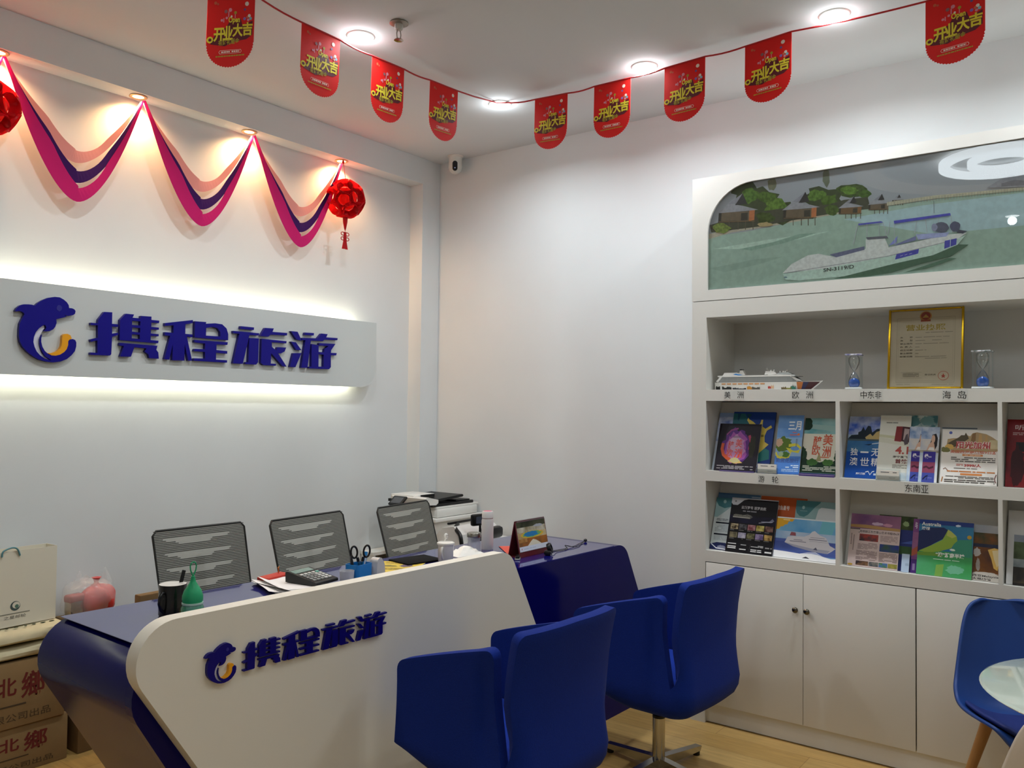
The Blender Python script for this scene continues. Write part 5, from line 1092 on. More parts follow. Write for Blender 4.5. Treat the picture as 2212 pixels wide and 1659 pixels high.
# ------------------------------------------------------------------ blue visitor chairs
CLOTH = mat('09287f', .9, sheen=.03, spec=.2, noise=.10, nscale=220, bump=.15)
CLOTH2 = mat('0e339a', .9, sheen=.03, spec=.2, noise=.10, nscale=220, bump=.15)
def visitor_chair(loc, rz, label):
    t = thing('visitor_chair', label, 'chair', loc, rz, 'blue visitor chairs in front of the reception desk')
    A, BK, FR, CR = .262, -.275, .275, .075
    LA = FR - BK - CR; LC = CR * math.pi / 2; LB = 2 * A - 2 * CR; LT = 2 * LA + 2 * LC + LB
    def plan(s):
        if s > LT / 2:
            x, y = plan(LT - s); return -x, y
        if s <= LA: return -A, FR - s
        if s <= LA + LC:
            q = (s - LA) / CR; return -A + CR - CR * math.cos(q), BK + CR - CR * math.sin(q)
        q = (s - LA - LC) / LB; return -A + CR + (s - LA - LC), BK - .010 * math.sin(math.pi * min(q, 1))
    def base(y): return .312 + .095 * max(0.0, y / FR) ** 1.5
    def wall(s, z):
        x, y = plan(s); L = math.hypot(x, y - .02)
        f = (z - .42) / .44; k = min(max(f, 0), 1)
        o = -.022 * math.sin(math.pi * k) + .016 * k * k
        if y > -.1: o *= .35
        return (x * (1 + o / L), y + (y - .02) * o / L, z)
    def spread(n):
        return [.5 - .5 * math.cos(math.pi * i / n) for i in range(n + 1)]
    def rnd(d, r): return r - math.sqrt(max(r * r - (r - d) ** 2, 0)) if d < r else 0.0
    def top(s, seg):
        x, y = plan(s)
        if seg == 'b':
            e = min(s - (LA + .105), LT - LA - .105 - s) * 1.35
            return .868 - rnd(max(e, 0), .030) + .008 * (1 - abs(x) / A)
        q = s if seg == 'l' else LT - s
        return .690 + .130 * min(q / LA, 1) ** .9 - rnd(q, .028) - rnd(max(LA - .034 - q, 0), .035)
    ZS = .455
    fr = [(z - .42, 0) for z in (.42, .438, ZS)] + [(None, f) for f in (.04, .10, .20, .34, .50, .66, .80, .90, .96, 1.0)]
    m = MB(); vs = []; fs = []; idx = {}
    def V(p):
        k = (round(p[0], 4), round(p[1], 4), round(p[2], 4))
        if k not in idx: idx[k] = len(vs); vs.append(p)
        return idx[k]
    cols = {'l': spread(26), 'b': spread(40), 'r': spread(26)}
    def pos(seg, u, row):
        f = fr[row][1]; g = f
        dl = .034 * min(1, g * 1.6); c = .105 * g ** .55 if g > 0 else 0
        if seg == 'l': s = u * (LA - dl); s_top = u * (LA - .034)
        elif seg == 'r': s = LT - (1 - u) * (LA - dl); s_top = LT - (1 - u) * (LA - .034)
        else: s = LA + c + u * (LT - 2 * LA - 2 * c); s_top = LA + .105 + u * (LT - 2 * LA - .21)
        z = .42 + fr[row][0] if fr[row][0] is not None else ZS + (top(s_top, seg) - ZS) * f
        p = wall(s, z)
        if seg == 'b' and g > 0:
            k = min(1, g / .55); k = k * k * (3 - 2 * k); q = 2 * u - 1
            f_ = (z - .42) / .44
            hy = BK - .010 + .034 * abs(q) ** 2.5 - (.016 * f_ * f_ - .022 * math.sin(math.pi * min(f_, 1)))
            p = (p[0] + (q * (A + .004 * f_) - p[0]) * k, p[1] + (hy - p[1]) * k, z)
        return p
    for seg in 'lbr':
        us = cols[seg]
        for a, c in zip(us, us[1:]):
            for k in range(len(fr) - 1):
                q = (V(pos(seg, a, k)), V(pos(seg, c, k)), V(pos(seg, c, k + 1)), V(pos(seg, a, k + 1)))
                if len(set(q)) == 4: fs.append(q)
    ring = [wv for seg in 'lbr' for wv in [pos(seg, u, 0) for u in cols[seg]][(0 if seg == 'l' else 1):]]
    n = len(ring)
    rl = [(1.0, 1.0), (.985, .62), (.94, .34), (.84, .14), (.66, .04), (.35, 0), (.0, 0)]
    def low(i, j):
        r, h = rl[j]; bx, by, bz = ring[i]
        if j == 0: return (bx, by, .42)
        zb = base(by * r); z = zb + (.42 - zb) * h
        return (bx * r, .02 + (by - .02) * r, z)
    for i in range(n - 1):
        for j in range(6):
            q = [V(low(i, j)), V(low(i, j + 1)), V(low(i + 1, j + 1)), V(low(i + 1, j))]
            u = []
            for k in q:
                if k not in u: u.append(k)
            if len(u) > 2: fs.append(tuple(u))
    for j in range(5):
        fs.append((V(low(n - 1, j)), V(low(n - 1, j + 1)), V(low(0, j + 1)), V(low(0, j))))
    m.add(vs, fs, CLOTH, True)
    o = m.build('shell', t)
    bm = bmesh.new(); bm.from_mesh(o.data); bmesh.ops.recalc_face_normals(bm, faces=bm.faces[:])
    c = Vector((0, 0, .5)); s = sum((f.normal.dot(f.calc_center_median() - c)) for f in bm.faces)
    if s < 0: bmesh.ops.reverse_faces(bm, faces=bm.faces[:])
    bm.to_mesh(o.data); bm.free()
    for p in o.data.polygons: p.use_smooth = True
    md = o.modifiers.new('padding', 'SOLIDIFY'); md.thickness = .036; md.offset = -1; md.use_even_offset = False
    md = o.modifiers.new('soft', 'BEVEL'); md.width = .009; md.segments = 3; md.limit_method = 'ANGLE'; md.angle_limit = R(60)
    m = MB(); m.box((0, .02, .435), (.43, .50, .07), CLOTH2, .03, seg=4); m.build('seat_cushion', t)
    m = MB(); m.lathe([(.024, .055), (.024, .235), (.0265, .235), (.0265, .055)], CHROME, 28, closed=True); m.lathe([(.0168, .23), (.0168, .318)], CHROME, 24); m.lathe([(.0175, .262), (.0175, .2635)], BLACK, 24); m.build('column', t)
    m = MB(); m.lathe([(.017, .232), (.0275, .232), (.0275, .243), (.017, .246)], BLACK, 24, closed=True); m.build('column_collar', t)
    m = MB(); m.box((0, 0, .312), (.16, .16, .012), BLACK, .004); m.build('mounting_plate', t)
    for k in range(4):
        a = R(90 * k - 8); M = Matrix.Rotation(a, 4, 'Z')
        m = MB(M); m.prism([(.018, .022), (.28, .020), (.29, .040), (.05, .062), (.018, .064)], -.017, .017, CHROME, fn=lambda x, y, d: (x, d, y)); lg = m.build('base_leg', t)
        m = MB(M); m.lathe([(.015, 0), (.016, .018), (.012, .022)], BLACK, 14, c=(.272, 0, 0)); g = m.build('foot', None); g.parent = lg
    return t
visitor_chair((3.285, 1.665, 0), R(-3), 'blue split back visitor chair beside the cabinet, showing its chrome base')
visitor_chair((2.295, 1.735, 0), R(-3), 'blue split back visitor chair in front of the white panel, nearest the camera')

# ------------------------------------------------------------------ mesh office chairs behind the desk
def office_chair(loc, rz, label, tilt, w=.46):
    t = thing('office_chair', label, 'chair', loc, rz, 'grey mesh office chairs behind the reception desk')
    # faces -Y; backrest panel in its own plane
    H = .46
    BM_ = Matrix.Translation((0, .20, 1.005)) @ Matrix.Rotation(R(-tilt), 4, 'X')   # top edge at z 1.005, local -z runs down the panel
    def bf(x, y, d): return BM_ @ Vector((x * (1 + .0 * y), -d, y))
    half = w / 2
    out = [(-half + .004, -.02), (-half + .02, 0), (half - .02, 0), (half - .004, -.02), (half - .012, -H), (-half + .012, -H)]
    m = MB(); grey = mat('aaa89e', .75, trans=.10); dark = mat('46453f', .7); fr = mat('2c2c2a', .5)
    m.flat(out, grey, bf, 0); bk = m.build('mesh_panel', t)
    m = MB(); rows = 64; st = H / rows
    pat = [(0.10, .86, .0), (0.16, .60, .0)]
    for i in range(rows):
        y = -st * (i + .5); ww = half - .006 - .008 * (-y / H)
        g = (i - 5) % 9
        segs = [(-ww, ww)]
        if i >= 5 and i < 58 and g < 4:
            a = -ww + 2 * ww * (.09 + .03 * g if g < 2 else .22 + .03 * (g - 2)); c = -ww + 2 * ww * ((.82 - .02 * g) if g < 2 else (.62 - .02 * (g - 2)))
            segs = [(-ww, a), (c, ww)]
        for a, c in segs: m.flat([(a, y - st * .23), (c, y - st * .23), (c, y + st * .23), (a, y + st * .23)], dark, bf, .0012)
    m.build('mesh_stripes', t)
    m = MB(); m.tube([bf(x, y, -.002) for x, y in out], .0055, fr, 8, closed=True); m.build('back_frame', t)
    m = MB(); m.tube([bf(0, -.12, -.03), bf(0, -.30, -.045), (0, .22, .62), (0, .18, .50), (0, .02, .47)], .018, BLACK, 8); m.build('back_spine', t)
    m = MB(); m.box((0, -.02, .485), (.47, .45, .07), mat('242424', .85), .03, seg=3); m.build('seat', t)
    m = MB(); m.lathe([(.025, .10), (.025, .28), (.016, .28), (.016, .46)], BLACK, 18); m.build('gas_lift', t)
    for k in range(5):
        M = Matrix.Rotation(R(72 * k + 15), 4, 'Z')
        m = MB(M); m.prism([(.0, .075), (.235, .055), (.245, .070), (.0, .115)], -.018, .018, BLACK, fn=lambda x, y, d: (x, d, y)); lg = m.build('base_leg', t)
        m = MB(M); m.lathe([(.028, -.02), (.028, .02)], BLACK, 16, M=Matrix.Translation((.235, 0, .028)) @ Matrix.Rotation(R(90), 4, 'X')); c = m.build('caster', None); c.parent = lg
office_chair((2.150, 3.165, 0), R(-3.3), 'grey striped mesh office chair behind the black mug, leftmost of three', 16, .445)
office_chair((2.735, 3.105, 0), R(5.5), 'grey striped mesh office chair behind the calculator, middle of three', 16, .50)
office_chair((3.420, 3.110, 0), R(7.7), 'grey striped mesh office chair in front of the printer, rightmost of three', 17, .485)
# ------------------------------------------------------------------ things on the desk (u along the desk, v away from the visitors)
def on_desk(name, label, cat, u, v, rz=0.0, group=None, z=None):
    return thing(name, label, cat, dw(u, v, DT if z is None else z), DR + rz, group)
CER = mat('e8e5dc', .18, coat=.4)
# black mug with white inside
t = on_desk('mug', 'black mug with white inside holding a black spoon', 'mug', 1.470, 2.600, R(0))
m = MB(); m.lathe([(.039, 0), (.043, .004), (.0435, .101), (.0425, .1025)], mat('0b0b0c', .25, coat=.3), 36); m.sm = [True] * len(m.sm); m.f.pop(); m.mi.pop(); m.sm.pop(); m.build('mug_body', t)
m = MB(); m.lathe([(.0425, .1025), (.0405, .103), (.0395, .097), (.038, .008), (1e-6, .006)], CER, 36); m.f = m.f[:]; m.build('white_lining', t)
ma = MB(Matrix.Rotation(R(205), 4, 'Z')); ma.tube([(.041, 0, .080), (.056, 0, .082), (.066, 0, .070), (.068, 0, .050), (.060, 0, .030), (.040, 0, .014)], .0052, mat('0b0b0c', .25, coat=.3), 10); ma.build('handle', t)
t2 = on_desk('spoon', 'black spoon handle leaning in the black mug', 'spoon', 1.470, 2.600, R(0), z=DT + .008)
m = MB(); m.box((0, 0, 0), (.013, .005, .135), BLACK, .002); m.box((0, .001, -.062), (.026, .006, .03), BLACK, .0028); o = m.build('spoon_handle', t2); o.location = (.022, 0, .068); o.rotation_euler = (R(-4), R(17), 0)
# green bottle
t = on_desk('bottle', 'small green bottle with a drop shaped cap and a carrying loop', 'bottle', 1.446, 2.438)
GRN = mat('1f9c66', .5, coat=.1); 
m = MB(); m.lathe([(1e-6, 0), (.030, 0), (.034, .006), (.0345, .055), (.031, .061), (.029, .065), (1e-6, .065)], mat('4da37c', .15, trans=.35, coat=.4), 32); m.build('bottle_body', t)
m = MB(); m.lathe([(.0295, .063), (.0325, .066), (.0325, .071), (.0295, .072)], mat('a9c8bc', .25), 32, closed=True); m.build('seal_ring', t)
m = MB(); m.lathe([(.030, .0715), (.0318, .080), (.0312, .092), (.026, .108), (.017, .122), (.0095, .134), (.0065, .146), (.006, .152), (1e-6, .153)], GRN, 32); m.build('cap', t)
m = MB(); m.tube([(0, 0, .150), (.003, 0, .158), (.009, 0, .172), (.0105, 0, .184), (.007, 0, .194), (0, 0, .197), (-.007, 0, .194), (-.0105, 0, .184), (-.009, 0, .172), (-.003, 0, .158)], .0022, GRN, 8, closed=True); m.build('loop', t)
# yellow note beside the bottle
m = MB(DM @ Matrix.Translation((1.52, 2.46, DT)) @ Matrix.Rotation(R(20), 4, 'Z')); m.b2((0, -.04, 0), (.075, .04, .0015), mat('d8cc3a', .6)); tag(m.build('sticky_note', None, loc=dw(1.55, 2.46)), 'yellow sticky note lying right of the green bottle', 'note')
# papers under the calculator
t = on_desk('paper_stack', 'loose white papers lying under the calculator', 'papers', 2.00, 2.68)
m = MB()
for k, (r, dx, dy) in enumerate(((0, 0, 0), (4, .01, -.008), (-6, -.012, .006), (12, .0, -.01), (-3, .02, .004))):
    M = Matrix.Translation((dx, dy, .0008 + .0022 * k)) @ Matrix.Rotation(R(r - 14), 4, 'Z')
    b_ = MB(M); n = 6; vs = []; W_, H_ = .21, .25
    for i in range(n + 1):
        for j in range(n + 1):
            x, y = (i / n - .5) * W_, (j / n - .5) * H_
            z = .014 * max(0, (-x / W_ * 2 - .45)) ** 2 * (1 + .5 * k) + .003 * math.sin(3 * y / H_ + k)* max(0, -x * 6)
            vs.append((x, y, z + .0004))
    b_.add(vs, [(i * (n + 1) + j, (i + 1) * (n + 1) + j, (i + 1) * (n + 1) + j + 1, i * (n + 1) + j + 1) for i in range(n) for j in range(n)], mat('ecebea', .55), True)
    o = b_.build('paper_sheet', t)
# calculator
t = on_desk('calculator', 'black desk calculator with grey keys on the papers', 'calculator', 2.068, 2.640, R(10), z=DT + .0125)
CM_ = Matrix.Identity(4)
m = MB(); m.prism(fillet([(-.078, 0), (.078, 0), (.078, .012), (-.070, .040), (-.080, .038)], [0, .004, .006, .010, .006]), -.062, .062, mat('121314', .4), fn=lambda x, y, d: (d, -x, y)); m.build('case', t)
TL = math.atan2(.028, .148); KM = Matrix.Translation((0, 0, .0262)) @ Matrix.Rotation(TL, 4, 'X')
m = MB(KM); m.b2((-.054, .036, 0), (.050, .066, .0016), mat('6f8a80', .15, coat=.5)); m.build('display', t)
for r_ in range(5):
    for c_ in range(5):
        m = MB(KM); x, y = -.050 + c_ * .0215, .016 - r_ * .0165
        big = (c_ == 4 and r_ == 4)
        m.box((x + .006, y - .003, .0018), (.0155, .0115, .005), mat('c2c3c0' if (r_ == 0 or c_ > 2) else '8a8c8a', .4) if not (r_ == 0 and c_ == 4) else mat('6fb0a0', .4), .0015); m.build('key', t)
# red packet with a tassel
t = on_desk('red_packet', 'red gift packet with a small gold tassel behind the calculator', 'packet', 2.03, 2.83, R(12))
m = MB(); m.box((0, 0, .009), (.13, .06, .018), mat('b83226', .5), .004); m.build('packet', t)
m = MB(); m.tube([(.035, .01, .018), (.036, .01, .032), (.032, .01, .040), (.039, .01, .044), (.035, .01, .036)], .0022, mat('a8662a', .5), 6); m.build('tassel', t)
# clear white plastic cup, pen holder with contents
t = on_desk('plastic_cup', 'small frosted plastic cup left of the blue pen holder', 'cup', 2.187, 2.575)
m = MB(); m.lathe([(1e-6, 0), (.026, 0), (.029, .045), (.0282, .045), (.025, .002), (1e-6, .002)], mat('d6d8de', .3, trans=.25), 30); m.build('cup', t)
t = on_desk('pen_holder', 'bright blue plastic pen holder on the desk', 'pen holder', 2.260, 2.590, R(8))
m = MB(); rp = fillet([(-.045, -.035), (.045, -.035), (.045, .035), (-.045, .035)], [.010] * 4, 5); ri = fillet([(-.042, -.032), (.042, -.032), (.042, .032), (-.042, .032)], [.008] * 4, 5)
HB = mat('1f7fc8', .35, coat=.2)
m.prism(rp, 0, .003, HB); m.prism(rp, .003, .062, HB, holes=[ri]); m.build('tray', t)
t2 = on_desk('scissors', 'black handled scissors standing in the blue pen holder', 'scissors', 2.270, 2.592, R(-20), z=DT + .004)
for s in (-1, 1):
    m = MB(Matrix.Rotation(R(6 * s), 4, 'Y')); m.prism([(-.004, 0), (.004, 0), (.005, .075), (-.005, .075)], -.001, .001, CHROME, fn=lambda x, y, d: (x, d, y)); 
    m.tube([(s * .002, 0, .065), (s * .004, 0, .082)], .006, BLACK, 8)
    m.tube([(s * (.016 + .0135 * math.cos(R(q))), 0, .105 + .0235 * math.sin(R(q))) for q in range(0, 360, 20)], .0042, BLACK, 8, closed=True); m.build('scissor_half', t2)
t2 = on_desk('pen', 'black capped pen leaning at the left of the blue pen holder', 'pen', 2.236, 2.588, z=DT + .004)
m = MB(); m.lathe([(.0045, 0), (.005, .07), (.003, .088), (.0018, .098), (1e-6, .099)], mat('2a2a2c', .3), 12); o = m.build('pen_barrel', t2); o.rotation_euler = (0, R(-10), 0)
t2 = on_desk('pen', 'grey tipped black pen beside the capped pen in the blue holder', 'pen', 2.246, 2.600, z=DT + .004)
m = MB(); m.lathe([(.0045, 0), (.0055, .06), (.003, .082), (.0016, .092), (1e-6, .093)], mat('6e6c6a', .3, metal=.6), 12); o = m.build('pen_barrel', t2); o.rotation_euler = (0, R(-14), 0)
t2 = on_desk('box_cutter', 'blue and white box cutter standing behind the scissors', 'cutter', 2.286, 2.600, z=DT + .004)
m = MB(); m.box((0, 0, .05), (.016, .007, .10), mat('2a86c8', .4), .002); m.box((0, -.0025, .045), (.007, .004, .06), mat('dfe4e8', .4), .001); o = m.build('cutter_body', t2); o.rotation_euler = (0, R(12), 0)
t = on_desk('tape_dispenser', 'white rounded desktop dispenser right of the blue pen holder', 'dispenser', 2.340, 2.570, R(15))
m = MB(); m.prism(fillet([(-.030, 0), (.036, 0), (.030, .050), (.006, .078), (-.022, .078)], [0, 0, .03, .018, .02], 8), -.018, .018, mat('c9c8c6', .3, coat=.3), fn=lambda x, y, d: (x, -d, y)); m.sm = [True] * len(m.sm); m.build('dispenser_body', t)
# yellow leaflet, black pad
t = None
m = MB(DM @ Matrix.Translation((2.520, 2.650, DT)) @ Matrix.Rotation(R(-62), 4, 'Z') @ Matrix.Translation((0, -.13, .0012)))
sheet(m, .19, .26, 'd8bc4a', [('b', .3, .6, .2, .08, '8a7a3a', 4), ('b', .68, .68, .15, .12, '6a5a6a', 6), ('g', .1, .8, .9, .92, 3, '8a6a2a'), ('g', .1, .3, .9, .45, 4, '7a6230'), ('p', [(.05, .05), (.4, .1), (.3, .25), (.05, .22)], 'ecebe4'), ('a', [(.1, .26), (.3, .34), (.5, .3)], .02, '5a4a2a')], thick=.001)
tag(m.build('flyer', None, loc=dw(2.57, 2.66)), 'yellow printed flyer lying between the dispenser and the black pad', 'flyer')
t = on_desk('desk_pad', 'thin black notebook lying left of the lidded white mug', 'notebook', 2.695, 2.700, R(-8))
m = MB(); m.box((0, 0, .004), (.20, .15, .008), mat('0c0c0d', .7, spec=.1), .003); m.build('cover', t)
# white lidded mug and spoon
t = on_desk('lidded_mug', 'white ceramic mug with lid and small spoon', 'mug', 2.765, 2.585, R(0))
m = MB(); m.lathe([(1e-6, 0), (.030, 0), (.034, .006), (.0355, .070), (.0375, .078), (1e-6, .078)], CER, 36); m.build('mug_body', t)
m = MB(); m.lathe([(.0395, .078), (.0405, .082), (.039, .087), (.030, .090), (1e-6, .0905)], CER, 36); m.build('lid', t)
m = MB(Matrix.Rotation(R(200), 4, 'Z')); m.tube([(.033, 0, .066), (.043, 0, .068), (.048, 0, .056), (.046, 0, .040), (.042, 0, .028), (.032, 0, .018)], .0055, CER, 10); m.build('handle', t)
m = MB(); m.tube([(.012, .02, .085), (.018, .02, .100)], .003, CER, 8); m.ell((.022, .02, .110), .0135, .006, .0135, CER, 18, 12)
for dx, dz in ((-.003, .003), (.005, .003), (.0, -.004)): m.ell((.022 + dx, .0142, .110 + dz), .002, .001, .002, mat('4a3a34', .5), 8, 6)
o = m.build('spoon', t); o['label'] = 'small spoon with a round white face'
# tissue
t = on_desk('tissue_pack', 'crumpled white tissues lying in front of the glass jar', 'tissue', 2.960, 2.640, R(-8))
m = MB(); rg = random.Random(11); n = 8; vs = []
for i in range(n + 1):
    for j in range(n + 1):
        x, y = (i / n - .5) * .17, (j / n - .5) * .10; e = min(i, j, n - i, n - j) / (n / 2)
        vs.append((x + rg.uniform(-.003, .003), y, .0035 + .038 * min(1, e * 1.3) * (.55 + .45 * math.sin(2.2 * i / n + .6)) * rg.uniform(.85, 1.05)))
m.add(vs, [(i * (n + 1) + j, (i + 1) * (n + 1) + j, (i + 1) * (n + 1) + j + 1, i * (n + 1) + j + 1) for i in range(n) for j in range(n)], mat('f2efe6', .7)); m.b2((-.085, -.05, 0), (.085, .05, .0035), mat('efece4', .7)); m.build('tissue', t)
# jar
t = on_desk('glass_jar', 'glass jar with a brushed metal lid', 'jar', 3.020, 2.640)
g = glass('e4e6ee', .12)
m = MB(); m.lathe([(1e-6, .001), (.028, .001), (.031, .006), (.031, .050), (.029, .058), (.031, .066), (.030, .078), (.028, .080)], mat('b6bacb', .12, trans=.55, coat=.6), 36); m.build('jar_body', t)
m = MB(); m.lathe([(.033, .077), (.0335, .080), (.0335, .094), (.031, .098), (1e-6, .0985)], mat('a9a7a0', .28, metal=1.0), 36); m.build('lid', t)
# thermos
t = on_desk('thermos', 'tall white thermos bottle with a pink topped cap', 'bottle', 3.148, 2.665)
m = MB(); m.lathe([(1e-6, 0), (.028, 0), (.0295, .004), (.0295, .140), (.027, .150)], mat('d9d8d4', .35, coat=.2), 36); m.build('bottle_body', t)
m = MB(); m.lathe([(.0272, .150), (.0272, .1535)], mat('a88a86', .4), 36); m.lathe([(.0268, .1535), (.0282, .154), (.0275, .180), (.0245, .186), (.022, .1865)], mat('dedcd8', .35), 36); m.build('cap', t)
m = MB(); m.lathe([(.0215, .184), (.0215, .1868), (1e-6, .1868)], mat('d2607a', .4), 30); o = m.build('cap_top', t); o['label'] = 'pink cap top'
# calendar
t = on_desk('desk_calendar', 'desk calendar with maroon stand and hot spring photo', 'calendar', 3.176, 2.428, R(2))
MAR = mat('5e1a24', .4)
hh = .166; dd = .036
m = MB()
m.prism([(-dd, 0), (-dd + .004, 0), (.002, hh), (-.002, hh)], -.120, .120, MAR, fn=lambda x, y, d: (d, x, y)); m.prism([(dd, 0), (dd - .004, 0), (-.002, hh), (.002, hh)], -.120, .120, MAR, fn=lambda x, y, d: (d, x, y)); m.b2((-.120, -dd, 0), (.120, dd, .003), MAR); m.build('stand', t)
ca = math.atan2(dd, hh)
m = MB(Matrix.Translation((0, -dd - .0012, 0)) @ Matrix.Rotation(R(90) - ca, 4, 'X') @ Matrix.Translation((0, .026, .001)))
sheet(m, .230, .138, 'b8793a', [('n', 0, .74, 1, 1, '2a2c20', '4a4c38', 18), ('n', 0, .58, 1, .80, 'cfc8b4', '8a7c5c', 16), ('b', .75, .8, .16, .05, 'a8aab0', 3), ('n', 0, .42, 1, .62, 'c9b48a', 'a8885a', 14), ('e', .5, .53, .40, .12, 'd8b03a'), ('b', .5, .54, .34, .10, '6aa86a', 6), ('b', .46, .55, .26, .085, '2a7ab4', 8), ('n', 0, .16, 1, .42, 'a8662a', '7a5230', 16), ('n', .02, .3, .3, .42, '8a5a2a', 'b8864a', 18), ('p', [(.28, .16), (.42, .30), (.50, .36), (.60, .32), (.70, .24), (.78, .16)], 'dfd6c0'), ('r', 0, 0, 1, .165, 'd6dae6'), ('g', .14, .06, .7, .10, 1, 'b4bccc'), ('t', '4', .05, .05, .08, .12, 'b83a34', .01)], thick=.0015)
m.build('calendar_pages', t)
m = MB()
for k in range(28):
    x = -.110 + k * .00815
    m.tube([(x, -.003 + .0062 * math.cos(R(q)), hh - .001 + .0062 * math.sin(R(q))) for q in range(0, 360, 45)], .0008, mat('d8d8d8', .3, metal=.7), 5, closed=True)
m.build('wire_binding', t)
# red brochures under the calendar
m = MB(DM @ Matrix.Translation((3.205, 2.525, DT + .0008)) @ Matrix.Rotation(R(-40), 4, 'Z') @ Matrix.Translation((0, -.11, .002)))
sheet(m, .13, .24, 'd8503c', [('n', 0, 0, 1, .3, 'cc4a3a', 'd86a50', 8), ('g', .3, .7, .7, .76, 1, 'e8b46a'), ('e', .6, .6, .06, .035, 'f0d8cc'), ('g', .3, .62, .5, .66, 1, 'e8a08a')], thick=.0022, edge=mat('1c2450', .5))
tag(m.build('brochure', None, loc=dw(3.205, 2.525)), 'red brochure lying on the desk behind the calendar', 'brochure')
# cable, webcam
t = on_desk('webcam', 'small black webcam on the desk in front of the calendar', 'webcam', 3.225, 2.345, R(25))
m = MB(); m.box((-.012, .004, .012), (.040, .034, .022), BLACK, .008); m.build('foot', t)
m = MB(Matrix.Translation((.012, 0, .030)) @ Matrix.Rotation(R(70), 4, 'X')); m.lathe([(.014, -.010), (.023, -.009), (.025, 0), (.023, .009), (.015, .010), (.013, .003), (.013, -.004)], BLACK, 26, closed=True); m.build('ring_housing', t)
m = MB(); cp = [(3.245, 2.345, .004), (3.27, 2.35, .010), (3.31, 2.362, .004), (3.38, 2.360, .003), (3.42, 2.375, .003), (3.44, 2.405, .012), (3.47, 2.388, .004), (3.52, 2.395, .003), (3.57, 2.412, .003), (3.645, 2.425, .006)]
def smooth(P, n=6):
    P = [Vector(p) for p in P]; out = []
    for i in range(len(P) - 1):
        p0, p1, p2, p3 = P[max(i - 1, 0)], P[i], P[i + 1], P[min(i + 2, len(P) - 1)]
        for k in range(n):
            s = k / n; out.append(.5 * ((2 * p1) + (p2 - p0) * s + (2 * p0 - 5 * p1 + 4 * p2 - p3) * s * s + (3 * p1 - p0 - 3 * p2 + p3) * s ** 3))
    return out + [P[-1]]
for off in (0, .022):
    m.tube(smooth([dw(a, c + off * math.sin(i * .7), DT + z) for i, (a, c, z) in enumerate(cp)]), .0018, BLACK, 6)
o = m.build('microphone_cable', None, loc=dw(3.45, 2.38))
tt = thing('microphone', 'thin black microphone cable and tip trailing across the blue desktop', 'microphone', dw(3.45, 2.38), 0); o.parent = tt; o.location = (0, 0, 0); o.name = 'cable'
m = MB(); m.ell(dw(3.658, 2.428, DT + .0088), .011, .009, .0085, BLACK, 14, 10); m.build('tip', tt, world=True)
t = on_desk('stapler', 'small black and silver stapler lying left of the calendar foot', 'stapler', 3.035, 2.385, R(35))
m = MB(); m.box((0, 0, .004), (.075, .026, .007), mat('b4b6b4', .25, metal=.8), .002); m.build('tray', t)
m = MB(); m.box((.0, .0, .013), (.060, .018, .010), BLACK, .004); m.build('body', t)

# ------------------------------------------------------------------ corner: cupboard, printer, little shelf, receipt printer
t = thing('low_cupboard', 'plain white cupboard carrying the printer in the corner', 'cupboard', (4.09, 3.70, 0))
m = MB(); m.b2((3.87, 3.50, 0), (4.315, 3.895, .835), mat('d9d7d0', .5)); m.build('carcass', t, world=True)
m = MB(); m.b2((3.855, 3.482, .836), (4.317, 3.898, .858), mat('e2e0da', .45), .003); m.build('cupboard_top', t, world=True)
t = thing('printer', 'white and black office printer on the corner cupboard', 'printer', (4.0, 3.69, .8585))
PW = mat('e4e3dd', .35); PB = mat('141516', .4)
m = MB(); m.b2((3.89, 3.500, .8590), (4.285, 3.84, .915), PW, .010); m.b2((3.89, 3.505, .913), (4.30, 3.84, .927), PW, .004); m.build('printer_base', t, world=True)
m = MB(); m.b2((3.86, 3.515, .9272), (4.26, 3.87, .945), PB, .004); m.b2((4.10, 3.53, .9452), (4.24, 3.86, .953), PB, .003); m.build('output_tray', t, world=True)
m = MB(); m.b2((3.83, 3.60, .945), (3.98, 3.87, .962), PB); m.build('neck', t, world=True)
m = MB(); m.prism([(3.80, .945), (3.89, .940), (3.91, .952), (3.91, .972), (3.81, .994), (3.79, .985)], -3.80, -3.51, PW, fn=lambda x, y, d: (x, -d, y)); m.sm = [True] * len(m.sm); m.build('scanner_lid', t, world=True)
m = MB(); m.prism([(3.88, .958), (4.16, .972), (4.17, .980), (4.16, .988), (3.88, .972)], -3.80, -3.525, PB, fn=lambda x, y, d: (x, -d, y)); m.b2((3.80, 3.62, .968), (4.0, 3.82, .9985), PW, .006); m.b2((3.86, 3.61, .980), (3.985, 3.615, .998), PB); m.build('feeder_tray', t, world=True)
m = MB(Matrix.Translation((3.735, 3.69, .966)) @ Matrix.Rotation(R(-40), 4, 'Y')); m.box((0, 0, 0), (.075, .11, .014), PB, .004); m.box((0, 0, .0075), (.052, .080, .0015), mat('4a4c50', .15, coat=.6)); m.build('touch_panel', t, world=True)
t = thing('wall_shelf_unit', 'small white open shelf unit between the chairs by the wall', 'shelf', (3.86, 3.97, 0))
m = MB(); W_ = mat('e2e0da', .5)
m.b2((3.74, 3.90, 0), (3.755, 4.015, .602), W_); m.b2((4.12, 3.90, 0), (4.135, 4.015, .602), W_); m.b2((3.735, 3.898, .602), (4.14, 4.016, .622), W_); m.b2((3.755, 3.90, .28), (4.12, 4.015, .30), W_); m.b2((3.755, 4.008, 0), (4.12, 4.015, .602), mat('b9b6ae', .6)); m.build('frame', t, world=True)
t = thing('side_table', 'low white side table carrying the black and white receipt printer', 'table', (3.86, 3.12, 0))
m = MB(); m.b2((3.68, 3.02, .715), (4.26, 3.40, .735), WHITE, .004); m.build('table_top', t, world=True)
